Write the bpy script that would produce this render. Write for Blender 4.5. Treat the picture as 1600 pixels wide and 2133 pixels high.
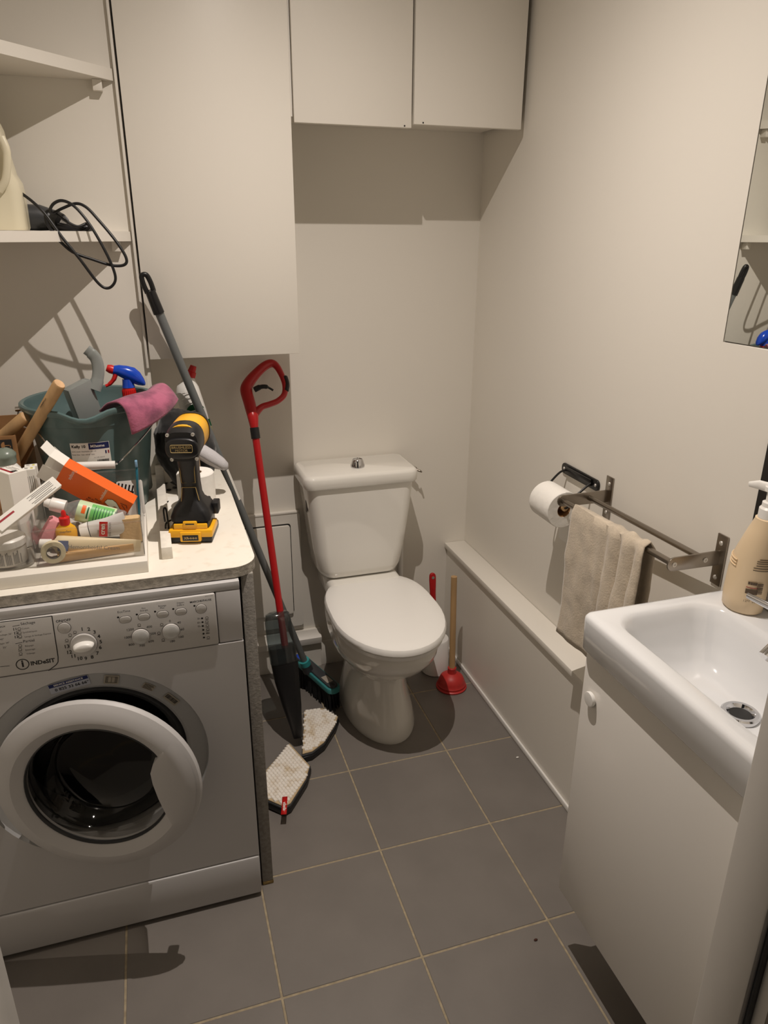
import bpy, bmesh, math, random
import numpy as np
from mathutils import Matrix, Vector, noise
random.seed(7)
for o in list(bpy.data.objects): bpy.data.objects.remove(o, do_unlink=True)
scene = bpy.context.scene
COL = scene.collection
U = 0.9                      # metres per drawing unit (floor tile = 1/3 unit = 0.30 m)
PI = math.pi
R = math.radians

# ------------------------------------------------------------------ camera
FPX = 1512.636
YAW, PITCH, ROLL = 0.308574726, 0.364876174, -0.00506677674
CAM = np.array([-0.391542368, -3.42188397, 4.77774367]) / 3.0      # drawing units
def cam_axes():
    f = np.array([math.sin(YAW)*math.cos(PITCH), math.cos(YAW)*math.cos(PITCH), -math.sin(PITCH)])
    rt = np.array([math.cos(YAW), -math.sin(YAW), 0]); dn = np.cross(f, rt)
    c, s = math.cos(ROLL), math.sin(ROLL)
    return c*rt + s*dn, -s*rt + c*dn, f
AX_R, AX_D, AX_F = cam_axes()
def PX(u, v, ax, val):
    """point where the sight line of photo pixel (u,v) meets the plane axis=val (drawing units)"""
    d = AX_R*(u-800)/FPX + AX_D*(v-1066.5)/FPX + AX_F
    t = (val - CAM[ax]) / d[ax]
    return Vector(CAM + t*d)
def FL(u, v, z=0.0): return PX(u, v, 2, z)
def PY(u, v, y): return PX(u, v, 1, y)
def PXX(u, v, x): return PX(u, v, 0, x)

cd = bpy.data.cameras.new('camera'); cam = bpy.data.objects.new('camera', cd); COL.objects.link(cam)
cd.sensor_fit = 'HORIZONTAL'; cd.sensor_width = 36.0; cd.lens = 36.0*FPX/1600.0
cd.clip_start = 0.02; cd.clip_end = 50
mw = Matrix.Identity(4)
for i in range(3):
    mw[i][0] = AX_R[i]; mw[i][1] = -AX_D[i]; mw[i][2] = -AX_F[i]; mw[i][3] = CAM[i]*U
cam.matrix_world = mw
scene.camera = cam

# ------------------------------------------------------------------ light, world, exposure
LAMP = Vector((0.225, 0.20, 2.53))
LAMP_POWER = 92.0
LAMP_COLOR = (1.0, 0.90, 0.82)
world = bpy.data.worlds.new('world'); scene.world = world; world.use_nodes = True
wbg = world.node_tree.nodes['Background']
wbg.inputs[0].default_value = (0.85, 0.80, 0.75, 1); wbg.inputs[1].default_value = 0.012
ld = bpy.data.lights.new('ceiling_spot_light', 'POINT')         # downlight: intensity falls with the angle from straight down
ld.energy = LAMP_POWER; ld.color = LAMP_COLOR; ld.shadow_soft_size = 0.005
ld.use_nodes = True
_n = ld.node_tree; _e = _n.nodes['Emission']
_t = _n.nodes.new('ShaderNodeTexCoord'); _s = _n.nodes.new('ShaderNodeSeparateXYZ'); _n.links.new(_t.outputs['Normal'], _s.inputs[0])
_m = _n.nodes.new('ShaderNodeMath'); _m.operation = 'MULTIPLY'; _m.inputs[1].default_value = -1.0; _n.links.new(_s.outputs[2], _m.inputs[0])
_x = _n.nodes.new('ShaderNodeMath'); _x.operation = 'MAXIMUM'; _x.inputs[1].default_value = 0.0; _n.links.new(_m.outputs[0], _x.inputs[0])
_p = _n.nodes.new('ShaderNodeMath'); _p.operation = 'POWER'; _p.inputs[1].default_value = 2.9; _n.links.new(_x.outputs[0], _p.inputs[0])
_n.links.new(_p.outputs[0], _e.inputs['Strength'])
lo = bpy.data.objects.new('ceiling_spot_light', ld); COL.objects.link(lo); lo.location = LAMP*U
vs = scene.view_settings
vs.view_transform = 'Standard'; vs.look = 'None'; vs.gamma = 1.0; vs.use_curve_mapping = False
vs.exposure = 0.0

# ------------------------------------------------------------------ materials
def lin(c):
    if isinstance(c, str):
        c = tuple(int(c[i:i+2], 16)/255 for i in (0, 2, 4))
    return tuple((x/12.92 if x <= 0.04045 else ((x+0.055)/1.055)**2.4) for x in c) + (1,)
MATS = {}
def mat(name, col, rough=0.5, metal=0.0, var=None, bump=None, spec=0.5, coat=0.0, var_col=None, stretch=None, sheen=0.0, vrange=(0.35, 0.65)):
    if name in MATS: return MATS[name]
    m = bpy.data.materials.new(name); m.use_nodes = True
    nt = m.node_tree; b = nt.nodes['Principled BSDF']
    b.inputs['Base Color'].default_value = lin(col)
    b.inputs['Roughness'].default_value = rough; b.inputs['Metallic'].default_value = metal
    b.inputs['Specular IOR Level'].default_value = spec
    b.inputs['Coat Weight'].default_value = coat; b.inputs['Coat Roughness'].default_value = 0.05
    if sheen: b.inputs['Sheen Weight'].default_value = sheen
    tc = nt.nodes.new('ShaderNodeTexCoord'); vec = tc.outputs['Object']
    if stretch:
        mp = nt.nodes.new('ShaderNodeMapping'); mp.inputs['Scale'].default_value = stretch
        nt.links.new(vec, mp.inputs['Vector']); vec = mp.outputs['Vector']
    if var:
        n = nt.nodes.new('ShaderNodeTexNoise'); n.inputs['Scale'].default_value = var[0]; n.inputs['Detail'].default_value = 5
        nt.links.new(vec, n.inputs['Vector'])
        mr = nt.nodes.new('ShaderNodeMapRange'); mr.inputs[1].default_value = vrange[0]; mr.inputs[2].default_value = vrange[1]
        nt.links.new(n.outputs['Fac'], mr.inputs[0])
        mx = nt.nodes.new('ShaderNodeMix'); mx.data_type = 'RGBA'
        c0 = lin(col); k = 1-var[1]
        mx.inputs[6].default_value = lin(var_col) if var_col else (c0[0]*k, c0[1]*k, c0[2]*k, 1)
        mx.inputs[7].default_value = c0
        nt.links.new(mr.outputs[0], mx.inputs[0]); nt.links.new(mx.outputs[2], b.inputs['Base Color'])
    if bump:
        n2 = nt.nodes.new('ShaderNodeTexNoise'); n2.inputs['Scale'].default_value = bump[0]; n2.inputs['Detail'].default_value = 4
        nt.links.new(vec, n2.inputs['Vector'])
        bp = nt.nodes.new('ShaderNodeBump'); bp.inputs['Strength'].default_value = bump[1]; bp.inputs['Distance'].default_value = 0.002
        nt.links.new(n2.outputs['Fac'], bp.inputs['Height']); nt.links.new(bp.outputs['Normal'], b.inputs['Normal'])
    MATS[name] = m
    return m
def clear(name, tint=(1, 1, 1), gloss=0.10, rough=0.05, milk=0.0):
    """clear plastic or glass: see-through with fresnel gloss"""
    if name in MATS: return MATS[name]
    m = bpy.data.materials.new(name); m.use_nodes = True
    nt = m.node_tree; nt.nodes.clear()
    out = nt.nodes.new('ShaderNodeOutputMaterial')
    tr = nt.nodes.new('ShaderNodeBsdfTransparent'); tr.inputs[0].default_value = tuple(tint)+(1,)
    gl = nt.nodes.new('ShaderNodeBsdfGlossy'); gl.inputs['Roughness'].default_value = rough
    fr = nt.nodes.new('ShaderNodeLayerWeight'); pw5 = nt.nodes.new('ShaderNodeMath'); pw5.operation = 'POWER'; pw5.inputs[1].default_value = 4.0
    nt.links.new(fr.outputs['Facing'], pw5.inputs[0])
    mth = nt.nodes.new('ShaderNodeMath'); mth.operation = 'MULTIPLY_ADD'; mth.inputs[1].default_value = 0.85; mth.inputs[2].default_value = 0.03+gloss*0.2
    nt.links.new(pw5.outputs[0], mth.inputs[0])
    mx = nt.nodes.new('ShaderNodeMixShader'); nt.links.new(mth.outputs[0], mx.inputs[0])
    nt.links.new(tr.outputs[0], mx.inputs[1]); nt.links.new(gl.outputs[0], mx.inputs[2])
    last = mx
    if milk:
        df = nt.nodes.new('ShaderNodeBsdfDiffuse'); df.inputs[0].default_value = (0.8, 0.8, 0.78, 1)
        m2 = nt.nodes.new('ShaderNodeMixShader'); m2.inputs[0].default_value = milk
        nt.links.new(mx.outputs[0], m2.inputs[1]); nt.links.new(df.outputs[0], m2.inputs[2]); last = m2
    nt.links.new(last.outputs[0], out.inputs['Surface'])
    MATS[name] = m
    return m

WALL = mat('white_wall_paint', 'E9E4DA', 0.62, bump=(90, 0.06))
CEIL = mat('white_ceiling_paint', 'EFEBE4', 0.8)
LAM = mat('white_melamine', 'EAE5DB', 0.42, bump=(160, 0.05))
LAMV = mat('white_gloss_lacquer', 'E9E5DE', 0.22, bump=(40, 0.02))
TILE = mat('grey_floor_tile', '7C7670', 0.42, var=(7, 0.10), bump=(120, 0.08))
GROUT = mat('sandy_grout', 'AFA085', 0.9, var=(60, 0.3))
CTOP = mat('white_counter_laminate', 'F0EBDF', 0.45, var=(40, 0.07), var_col='E6DECF', vrange=(0.25, 0.45))
EDGE = mat('raw_board_edge', 'B9B2A6', 0.8, var=(90, 0.35), bump=(150, 0.6))
PANEL = mat('side_panel_grey', '9A958D', 0.75, var=(120, 0.25), bump=(220, 0.4))
CERAM = mat('white_ceramic', 'F1EEE6', 0.08, coat=0.3)
SEATM = mat('white_seat_plastic', 'F5F3EE', 0.16)
CHROME = mat('chrome', 'D8D8DA', 0.08, 1.0)
STEEL = mat('brushed_steel', '9C948A', 0.28, 1.0, bump=(300, 0.08), stretch=(1, 12, 1))
BLACKM = mat('black_enamel', '121212', 0.3)
SCREWM = mat('zinc_screw', 'D8D5CF', 0.35, 0.6)
MACH = mat('white_machine_enamel', 'C4C2C1', 0.5)
MACHP = mat('white_machine_plastic', 'C6C3BF', 0.42, bump=(300, 0.03))
GREYP = mat('light_grey_plastic', 'B2B2B1', 0.45)
RUBBER = mat('dark_grey_rubber', '3A3B3C', 0.5)
INK = mat('black_ink', '1B1A19', 0.6)
INKG = mat('grey_ink', '6E6A66', 0.6)
BLACKP = mat('black_plastic', '141416', 0.38)
DARKP = mat('charcoal_plastic', '3B3D40', 0.4)
YEL = mat('yellow_plastic', 'F2B320', 0.33)
RED = mat('red_plastic', 'B4161A', 0.32)
REDB = mat('bright_red_plastic', 'D01E1C', 0.35)
REDR = mat('red_rubber', 'C0302C', 0.45)
WHITEP = mat('white_plastic', 'EFEDE8', 0.35)
BUCK = mat('teal_grey_plastic', '5C7474', 0.28, var=(5, 0.08))
BLUE = mat('blue_plastic', '1648C0', 0.22)
TEAL = mat('teal_plastic', '3AA0A0', 0.4)
WOOD = mat('pale_wood', 'CFA877', 0.5, var=(30, 0.3), stretch=(1, 1, 0.12))
WOODE = mat('wood_end_grain', 'E2B98C', 0.6, var=(60, 0.25))
KRAFT = mat('brown_cardboard', 'A87C50', 0.8, var=(14, 0.18), bump=(120, 0.1))
KRAFTL = mat('pale_cardboard_tube', 'B99F80', 0.8, var=(40, 0.1))
PAPER = mat('white_paper', 'F3F0E8', 0.75)
PAPERR = mat('toilet_paper', 'F4F1EA', 0.95, bump=(70, 0.5))
ORANGE = mat('orange_card', 'F26A1E', 0.45)
GREENL = mat('green_label', '74C46A', 0.4, var=(25, 0.15))
PINK = mat('pink_foam', 'E59AA0', 0.8, bump=(120, 0.3))
PINKC = mat('pink_cloth', 'B0607C', 0.95, var=(22, 0.45), var_col='6F3A52', bump=(200, 0.5), sheen=0.3, vrange=(0.3, 0.55))
BEIGE = mat('beige_bandage', 'D9B98A', 0.9, var=(60, 0.15), bump=(200, 0.3))
CREAM = mat('cream_plastic', 'E7DFC4', 0.38, var=(8, 0.06))
SOAP = mat('beige_bottle_plastic', 'E8D0AC', 0.35)
SINKM = mat('cool_white_ceramic', 'E8E9EA', 0.10, coat=0.3)
NAVY = mat('navy_print', '16245C', 0.5)
REDINK = mat('red_print', 'A01826', 0.5)
YELINK = mat('yellow_print', 'D8CF4A', 0.5)
GREENINK = mat('green_print', '0F5A34', 0.5)
FABRIC = mat('black_fabric', '0D0C0D', 0.9, bump=(40, 0.5), sheen=0.2)
LINEN = mat('beige_linen', 'CFC1AC', 0.95, var=(45, 0.14), bump=(260, 0.5), sheen=0.3)
TERRY = mat('white_microfibre', 'F6F0E6', 0.95, var=(28, 0.1), var_col='DCCBB0', bump=(260, 0.6), vrange=(0.3, 0.5))
TERRYB = mat('beige_microfibre_base', 'C4AE8A', 0.95, bump=(260, 0.6))
MIRROR = mat('mirror_silver', 'EDEFEA', 0.01, 1.0)
SEALANT = mat('dark_mirror_edge', '5A564F', 0.5)
DTILE = mat('black_wall_tile', '2B2927', 0.25)
GREYSH = mat('broom_grey_tube', '6C7070', 0.4)
PALEG = mat('pale_grey_ribbed', 'C3C1C4', 0.6, bump=(300, 0.4))
GLASS = clear('door_glass', (0.55, 0.54, 0.52), 0.05, 0.03)
CLEARP = clear('clear_plastic', (0.985, 0.98, 0.97), 0.06, 0.06, milk=0.02)
SMOKE = clear('smoked_plastic', (0.42, 0.47, 0.48), 0.2, 0.1, milk=0.02)
BOTTLECLEAR = clear('clear_bottle', (0.9, 0.92, 0.9), 0.3, 0.08, milk=0.16)

# ------------------------------------------------------------------ mesh helpers
class MB:
    def __init__(s): s.v = []; s.f = []
    def add(s, verts, faces, M=None):
        k = len(s.v)
        for p in verts:
            p = Vector(p); s.v.append(M @ p if M is not None else p)
        s.f += [tuple(i+k for i in f) for f in faces]
        return s
    def box(s, lo, hi, bev=0.0, seg=2, M=None):
        lo, hi = [min(a, b) for a, b in zip(lo, hi)], [max(a, b) for a, b in zip(lo, hi)]
        bm = bmesh.new(); bmesh.ops.create_cube(bm, size=1)
        for v in bm.verts:
            v.co = Vector([lo[i] + (v.co[i]+0.5)*(hi[i]-lo[i]) for i in range(3)])
        if bev > 0:
            bev = min(bev, 0.49*min(hi[i]-lo[i] for i in range(3)))
            bmesh.ops.bevel(bm, geom=list(bm.edges), offset=bev, segments=seg, profile=0.5, affect='EDGES')
        bm.verts.index_update()
        s.add([v.co.copy() for v in bm.verts], [[v.index for v in f.verts] for f in bm.faces], M); bm.free()
        return s
    def loft(s, rings, cap0=True, cap1=True, closed=True, M=None):
        n = len(rings[0]); vs = [p for r in rings for p in r]; fs = []
        for i in range(len(rings)-1):
            for j in range(n if closed else n-1):
                a = i*n+j; b = i*n+(j+1) % n
                fs.append((a, b, b+n, a+n))
        if cap0: fs.append(tuple(range(n-1, -1, -1)))
        if cap1: fs.append(tuple((len(rings)-1)*n+j for j in range(n)))
        return s.add(vs, fs, M)
    def lathe(s, prof, n=32, M=None, cap0=True, cap1=True):
        rings = [[Vector((r*math.cos(2*PI*j/n), r*math.sin(2*PI*j/n), z)) for j in range(n)] for r, z in prof]
        return s.loft(rings, cap0, cap1, True, M)
    def cyl(s, p0, p1, r0, r1=None, n=20):
        return s.tube([p0, p1], [r0, r0 if r1 is None else r1], n)
    def tube(s, pts, rad, n=10, caps=True, closed=False, flat=1.0, up=None):
        pts = [Vector(p) for p in pts]
        if not isinstance(rad, (list, tuple)): rad = [rad]*len(pts)
        N = len(pts); rings = []; nv = None
        for i, p in enumerate(pts):
            if closed: t = pts[(i+1) % N]-pts[i-1]
            else: t = pts[min(i+1, N-1)]-pts[max(i-1, 0)]
            t.normalize()
            if nv is None:
                a = Vector(up) if up else (Vector((0, 0, 1)) if abs(t.z) < 0.9 else Vector((1, 0, 0)))
                nv = (a - t*a.dot(t)).normalized()
            else:
                nv = (nv - t*nv.dot(t)).normalized()
            bv = t.cross(nv)
            rings.append([p + (nv*math.cos(2*PI*j/n) + bv*math.sin(2*PI*j/n)*flat)*rad[i] for j in range(n)])
        if closed:
            rings.append(rings[0]); return s.loft(rings, False, False)
        return s.loft(rings, caps, caps)
    def prism(s, poly, z0, z1, M=None, bev=0.0):
        """poly in local XY, extruded in local Z"""
        if bev > 0:
            bm = bmesh.new()
            vs = [bm.verts.new((p[0], p[1], z0)) for p in poly]
            f = bm.faces.new(vs)
            r = bmesh.ops.extrude_face_region(bm, geom=[f])
            for e in r['geom']:
                if isinstance(e, bmesh.types.BMVert): e.co.z = z1
            bmesh.ops.recalc_face_normals(bm, faces=list(bm.faces))
            es = [e for e in bm.edges if abs(e.verts[0].co.z-e.verts[1].co.z) < 1e-7]
            bmesh.ops.bevel(bm, geom=es, offset=bev, segments=3, profile=0.5, affect='EDGES')
            bm.verts.index_update()
            s.add([v.co.copy() for v in bm.verts], [[v.index for v in f.verts] for f in bm.faces], M); bm.free()
            return s
        n = len(poly)
        vs = [(p[0], p[1], z0) for p in poly] + [(p[0], p[1], z1) for p in poly]
        fs = [tuple(range(n-1, -1, -1)), tuple(range(n, 2*n))] + [(i, (i+1) % n, (i+1) % n+n, i+n) for i in range(n)]
        return s.add(vs, fs, M)
    def grid(s, rows):
        n = len(rows[0]); vs = [p for r in rows for p in r]
        fs = [(i*n+j, i*n+j+1, (i+1)*n+j+1, (i+1)*n+j) for i in range(len(rows)-1) for j in range(n-1)]
        return s.add(vs, fs)
    def sphere(s, c, r, M=None, sx=1, sy=1, sz=1, n=16):
        prof = [(max(1e-5, r*math.sin(PI*i/n)), -r*math.cos(PI*i/n)) for i in range(n+1)]
        T = Matrix.Translation(c) @ Matrix.Diagonal((sx, sy, sz, 1))
        return s.lathe(prof, n*2, (M @ T) if M is not None else T, False, False)
    def text(s, txt, size, M, align='CENTER', sx=1.0, bold=0.0):
        vs, fs = text_data(txt, align, bold)
        return s.add([(p[0]*size*sx, p[1]*size, p[2]*size*0+0.0) for p in vs], fs, M)
    def build(s, name, m, parent=None, angle=35, local=False, smooth=True):
        inv = None
        if parent is not None and not local: inv = WM[parent.name].inverted()
        co = [((inv @ p) if inv is not None else p)*U for p in s.v]
        me = bpy.data.meshes.new(name); me.from_pydata([tuple(p) for p in co], [], s.f); me.update()
        bm = bmesh.new(); bm.from_mesh(me); bmesh.ops.recalc_face_normals(bm, faces=list(bm.faces)); bm.to_mesh(me); bm.free()
        if smooth:
            me.polygons.foreach_set('use_smooth', [True]*len(me.polygons)); me.set_sharp_from_angle(angle=R(angle))
        me.materials.append(m)
        o = bpy.data.objects.new(name, me); COL.objects.link(o)
        if parent is not None:
            o.parent = parent; WM[o.name] = WM[parent.name].copy()
        else: WM[o.name] = Matrix.Identity(4)
        return o
WM = {}
_TXT = {}
def text_data(txt, align, bold=0.0):
    key = (txt, align, bold)
    if key not in _TXT:
        c = bpy.data.curves.new('t', 'FONT'); c.body = txt; c.size = 1.0; c.align_x = align; c.align_y = 'CENTER'; c.resolution_u = 2; c.offset = bold
        o = bpy.data.objects.new('t', c); COL.objects.link(o)
        bpy.context.view_layer.update()
        dg = bpy.context.evaluated_depsgraph_get(); me = o.evaluated_get(dg).to_mesh()
        _TXT[key] = ([tuple(v.co) for v in me.vertices], [tuple(p.vertices) for p in me.polygons])
        o.evaluated_get(dg).to_mesh_clear()
        bpy.data.objects.remove(o, do_unlink=True); bpy.data.curves.remove(c)
    return _TXT[key]
def tag(o, label, cat, group=None, kind=None):
    if label: o['label'] = label
    if cat: o['category'] = cat
    if group: o['group'] = group
    if kind: o['kind'] = kind
    return o
def thing(name, label, cat, loc=(0, 0, 0), rotz=0.0, group=None, rot=None):
    o = bpy.data.objects.new(name, None); COL.objects.link(o); o.empty_display_size = 0.05
    loc = Vector(loc)
    Rm = rot if rot is not None else Matrix.Rotation(rotz, 4, 'Z')
    o.matrix_world = Matrix.Translation(loc*U) @ Rm
    WM[o.name] = Matrix.Translation(loc) @ Rm
    return tag(o, label, cat, group)
def struct(o): o['kind'] = 'structure'; return o
def frame(o, x, y):
    x = Vector(x).normalized(); z = x.cross(Vector(y)).normalized(); y = z.cross(x)
    M = Matrix.Identity(4)
    for i in range(3): M[i][0] = x[i]; M[i][1] = y[i]; M[i][2] = z[i]; M[i][3] = o[i]
    return M
def rr(cx, cy, hx, hy, r, z, k=5):
    r = min(r, hx*0.999, hy*0.999); pts = []
    for qx, qy, a0 in ((1, 1, 0), (-1, 1, 90), (-1, -1, 180), (1, -1, 270)):
        for i in range(k+1):
            a = R(a0+90*i/k)
            pts.append(Vector((cx+qx*(hx-r)+r*math.cos(a), cy+qy*(hy-r)+r*math.sin(a), z)))
    return pts
def rrp(cx, cy, hx, hy, r, k=5): return [(p.x, p.y) for p in rr(cx, cy, hx, hy, r, 0, k)]
def spline(pts, n=8, closed=False):
    pts = [Vector(p) for p in pts]; N = len(pts); out = []
    for i in range(N if closed else N-1):
        if closed: p0, p1, p2, p3 = pts[i-1], pts[i], pts[(i+1) % N], pts[(i+2) % N]
        else: p0, p1, p2, p3 = pts[max(i-1, 0)], pts[i], pts[i+1], pts[min(i+2, N-1)]
        for j in range(n):
            t = j/n
            out.append(0.5*((2*p1)+(p2-p0)*t+(2*p0-5*p1+4*p2-p3)*t*t+(3*p1-p0-3*p2+p3)*t**3))
    if not closed: out.append(pts[-1])
    return out
def lerp(a, b, t): return a+(b-a)*t
XZ = Matrix.Rotation(PI/2, 4, 'X')           # local XY -> world XZ, facing -Y
def at_xz(p): return Matrix.Translation(p) @ XZ

# ================================================================== THE ROOM
BW = 1.30; RW = 0.985; AW = 1.021; LW = -0.72; CZ = 2.72; FW = -0.60
T = 1/3.
fl = struct(MB().box((LW-0.1, -1.35, -0.05), (RW+0.1, BW+0.1, -0.0013)).build('floor', GROUT))
tm = None
for c in range(-3, 3+1):
    for r in range(-4, 4+1):
        x0, x1 = c*T+0.0025, (c+1)*T-0.0025; y0, y1 = r*T+0.0025, (r+1)*T-0.0025
        x0 = max(x0, LW); x1 = min(x1, RW); y1 = min(y1, BW)
        if x1-x0 < 0.01 or y1-y0 < 0.01: continue
        MB().box((x0, y0, -0.014), (x1, y1, 0.0), 0.0012, 1).build('tile', TILE, fl)
struct(MB().box((-0.136, BW, 0), (RW+0.1, BW+0.1, CZ)).build('wall_back', WALL))
struct(MB().box((LW-0.1, AW, 0), (-0.1465, BW+0.1, CZ)).box((-0.1465, AW+0.0045, 0), (-0.1365, BW+0.1, CZ)).build('wall_alcove', WALL))
NY, NZ0, NZ1 = 0.0875, 1.3915, 2.26            # shallow recess added so the slightly skewed mirror throws no shadow below it
wr = struct(MB().box((RW, NY, 0), (RW+0.1, BW, CZ)).box((RW, FW, 0), (RW+0.1, NY, NZ0)).box((RW, FW, NZ1), (RW+0.1, NY, CZ)).box((RW+0.075, FW, NZ0), (RW+0.1, NY, NZ1)).build('wall_right', WALL, angle=20))
struct(MB().box((LW-0.1, FW, 0), (LW, AW, CZ)).build('wall_left', WALL))
DX0, DX1 = -0.312, 0.513
struct(MB().box((LW-0.1, FW-0.12, 0), (DX0-0.03, FW, CZ)).box((DX1+0.03, FW-0.12, 0), (RW+0.1, FW, CZ)).box((DX0-0.03, FW-0.12, 2.29), (DX1+0.03, FW, CZ)).build('wall_front', WALL))
struct(MB().box((LW-0.1, FW-0.12, CZ), (RW+0.1, BW+0.1, CZ+0.08)).build('ceiling', CEIL))
# door frame
struct(MB().box((DX0-0.03, FW-0.125, 0), (DX0, FW+0.006, 2.26), 0.003).build('trim_1', LAMV))
t2 = struct(MB().box((DX1, FW-0.062, 0), (DX1+0.03, FW+0.006, 2.26), 0.003).box((DX1+0.017, FW-0.125, 0), (DX1+0.03, FW-0.06, 2.26)).build('trim_2', LAMV))
MB().box((DX1+0.008, FW-0.066, 0), (DX1+0.018, FW-0.0615, 2.26), 0.001).build('seal_strip', DARKP, t2)
MB().cyl((DX1+0.012, FW-0.119, 0.62), (DX1+0.012, FW-0.119, 0.72), 0.006).box((DX1+0.0145, FW-0.118, 0.62), (DX1+0.017, FW-0.085, 0.72), 0.001).build('hinge', STEEL, t2)
struct(MB().box((DX0-0.03, FW-0.125, 2.26), (DX1+0.03, FW+0.006, 2.29), 0.003).build('trim_3', LAMV))
# black splash tiles over the basin
for ri, (z0, z1) in enumerate(((0.948, 1.036), (1.044, 1.132), (1.140, 1.228))):
    for k in range(5):
        y1 = -0.080-k*0.097
        MB().box((RW-0.008, y1-0.089, z0), (RW+0.002, y1, z1), 0.0015, 1).build('splash_tile', DTILE, wr)

# boxing along the right wall
bx = thing('pipe_boxing', 'low white boxed-in ledge running along the right wall past the toilet', 'boxing', (0.945, 0.4, 0))
MB().box((0.910, -0.045, 0.0), (RW-0.001, BW-0.001, 0.436)).build('front_panel', LAM, bx)
MB().box((0.899, -0.045, 0.437), (RW-0.001, BW-0.001, 0.457), 0.002).build('top_board', LAM, bx)
MB().box((0.902, -0.045, 0.0005), (0.910, BW-0.002, 0.020), 0.003).build('floor_strip', WHITEP, bx)

# boxed lower back wall with access hatch and stepped skirting
hb = thing('access_hatch', 'white framed access hatch in the wall left of the toilet', 'hatch', (0.2, 1.29, 0.19))
MB().box((-0.13, 1.279, 0.655), (0.318, BW-0.0005, 0.662), 0.001).build('top_trim', LAM, hb)
fo = rrp(0.10, 0.4255, 0.222, 0.2305, 0.012)
MB().prism([(p[0], p[1]) for p in fo], -0.0, 0.018, M=frame(Vector((0, 1.2995, 0)), (1, 0, 0), (0, 0, 1))).build('frame', LAM, hb)
MB().prism(rrp(0.10, 0.436, 0.187, 0.181, 0.010), 0, 0.0012, M=frame(Vector((0, 1.2815, 0)), (1, 0, 0), (0, 0, 1))).build('gap', INK, hb)
MB().prism(rrp(0.0985, 0.434, 0.1845, 0.1785, 0.009), 0, 0.010, M=frame(Vector((0, 1.2805, 0)), (1, 0, 0), (0, 0, 1)), bev=0.001).build('hatch_door', LAM, hb)
prof = [(1.2995, 0), (1.285, 0), (1.285, 0.105), (1.268, 0.112), (1.264, 0.128), (1.264, 0.139), (1.281, 0.152), (1.286, 0.166), (1.2995, 0.166)]
skM = Matrix(((0, 0, 1, 0), (1, 0, 0, 0), (0, 1, 0, 0), (0, 0, 0, 1)))
struct(MB().prism(prof, -0.13, 0.386, M=skM).build('baseboard_back', LAM))
struct(MB().box((0.3865, 1.288, 0), (0.898, BW-0.0005, 0.105), 0.002).build('baseboard_niche', LAM))

# tall wall cabinet
tc = thing('tall_wall_cabinet', 'tall white wall cabinet with a plain door left of the toilet', 'cabinet', (0.08, 1.1, 1.265))
MB().box((-0.1335, 1.021, 1.272), (0.286, BW-0.001, CZ-0.002)).build('body', LAM, tc)
MB().box((-0.146, 1.006, 1.24), (-0.139, AW+0.004, CZ-0.002), 0.001).build('side_panel', LAM, tc)
MB().box((-0.134, 1.0, 1.264), (0.2885, 1.019, CZ-0.004), 0.0015).build('door', LAM, tc)
# cabinet over the toilet
uc = thing('upper_wall_cabinet', 'white two-door wall cabinet hung high above the toilet', 'cabinet', (0.63, 1.1, 1.9))
MB().box((0.2945, 1.022, 1.905), (0.972, BW-0.001, CZ-0.002)).build('body', LAM, uc)
MB().box((0.2893, 1.012, 1.885), (0.2943, 1.05, CZ-0.002)).build('filler_strip', LAM, uc)
d = MB().box((0.2962, 1.0, 1.870), (0.6265, 1.020, CZ-0.004), 0.0015).build('door', LAM, uc)
MB().cyl((0.606, 1.0005, 1.8745), (0.606, 0.9992, 1.8745), 0.0022).build('screw_hole', INK, d)
d = MB().box((0.6335, 1.0, 1.880), (0.9645, 1.020, CZ-0.004), 0.0015).build('door', LAM, uc)
MB().cyl((0.6606, 1.0005, 1.8845), (0.6606, 0.9992, 1.8845), 0.0022).build('screw_hole', INK, d)

# corner shelves in the alcove
def shelf(z0, z1, label):
    a = Vector((-0.147, 1.0165)); b_ = FL(0, 111, 1.943); b = Vector((b_.x, b_.y)); dr = (b-a)
    e = a+dr*((-0.147-LW-0.001)/(a.x-b.x))
    o = thing('corner_shelf', label, 'shelf', (-0.4, 0.9, z0), group='alcove corner shelves')
    MB().prism([(-0.147, AW-0.0005), (a.x, a.y), (e.x, e.y), (LW+0.001, AW-0.0005)], z0, z1).build('board', LAM, o)
    return o
s1 = shelf(1.943, 1.969, 'white corner shelf high in the alcove, empty, nothing on it')
MB().box((-0.198, 0.998, 1.918), (-0.176, AW-0.0005, 1.9425), 0.001).build('cleat', LAM, s1)
s2 = shelf(1.573, 1.597, 'white corner shelf at eye level holding the jug and hair dryer')
MB().box((-0.198, 0.998, 1.548), (-0.176, AW-0.0005, 1.5725), 0.001).build('cleat', LAM, s2)

# ceiling lamp (just above the picture)
cl = thing('ceiling_lamp', 'small white ceiling lamp above the middle of the room', 'lamp', (LAMP.x, LAMP.y, CZ))
MB().lathe([(0.05, CZ-0.001), (0.05, CZ-0.02), (0.02, CZ-0.035), (0.02, CZ-0.07)], 24, Matrix.Translation((LAMP.x, LAMP.y, 0))).build('base', WHITEP, cl)
lo.parent = cl; lo.matrix_parent_inverse = (Matrix.Translation(Vector((LAMP.x, LAMP.y, CZ))*U)).inverted()

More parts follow.
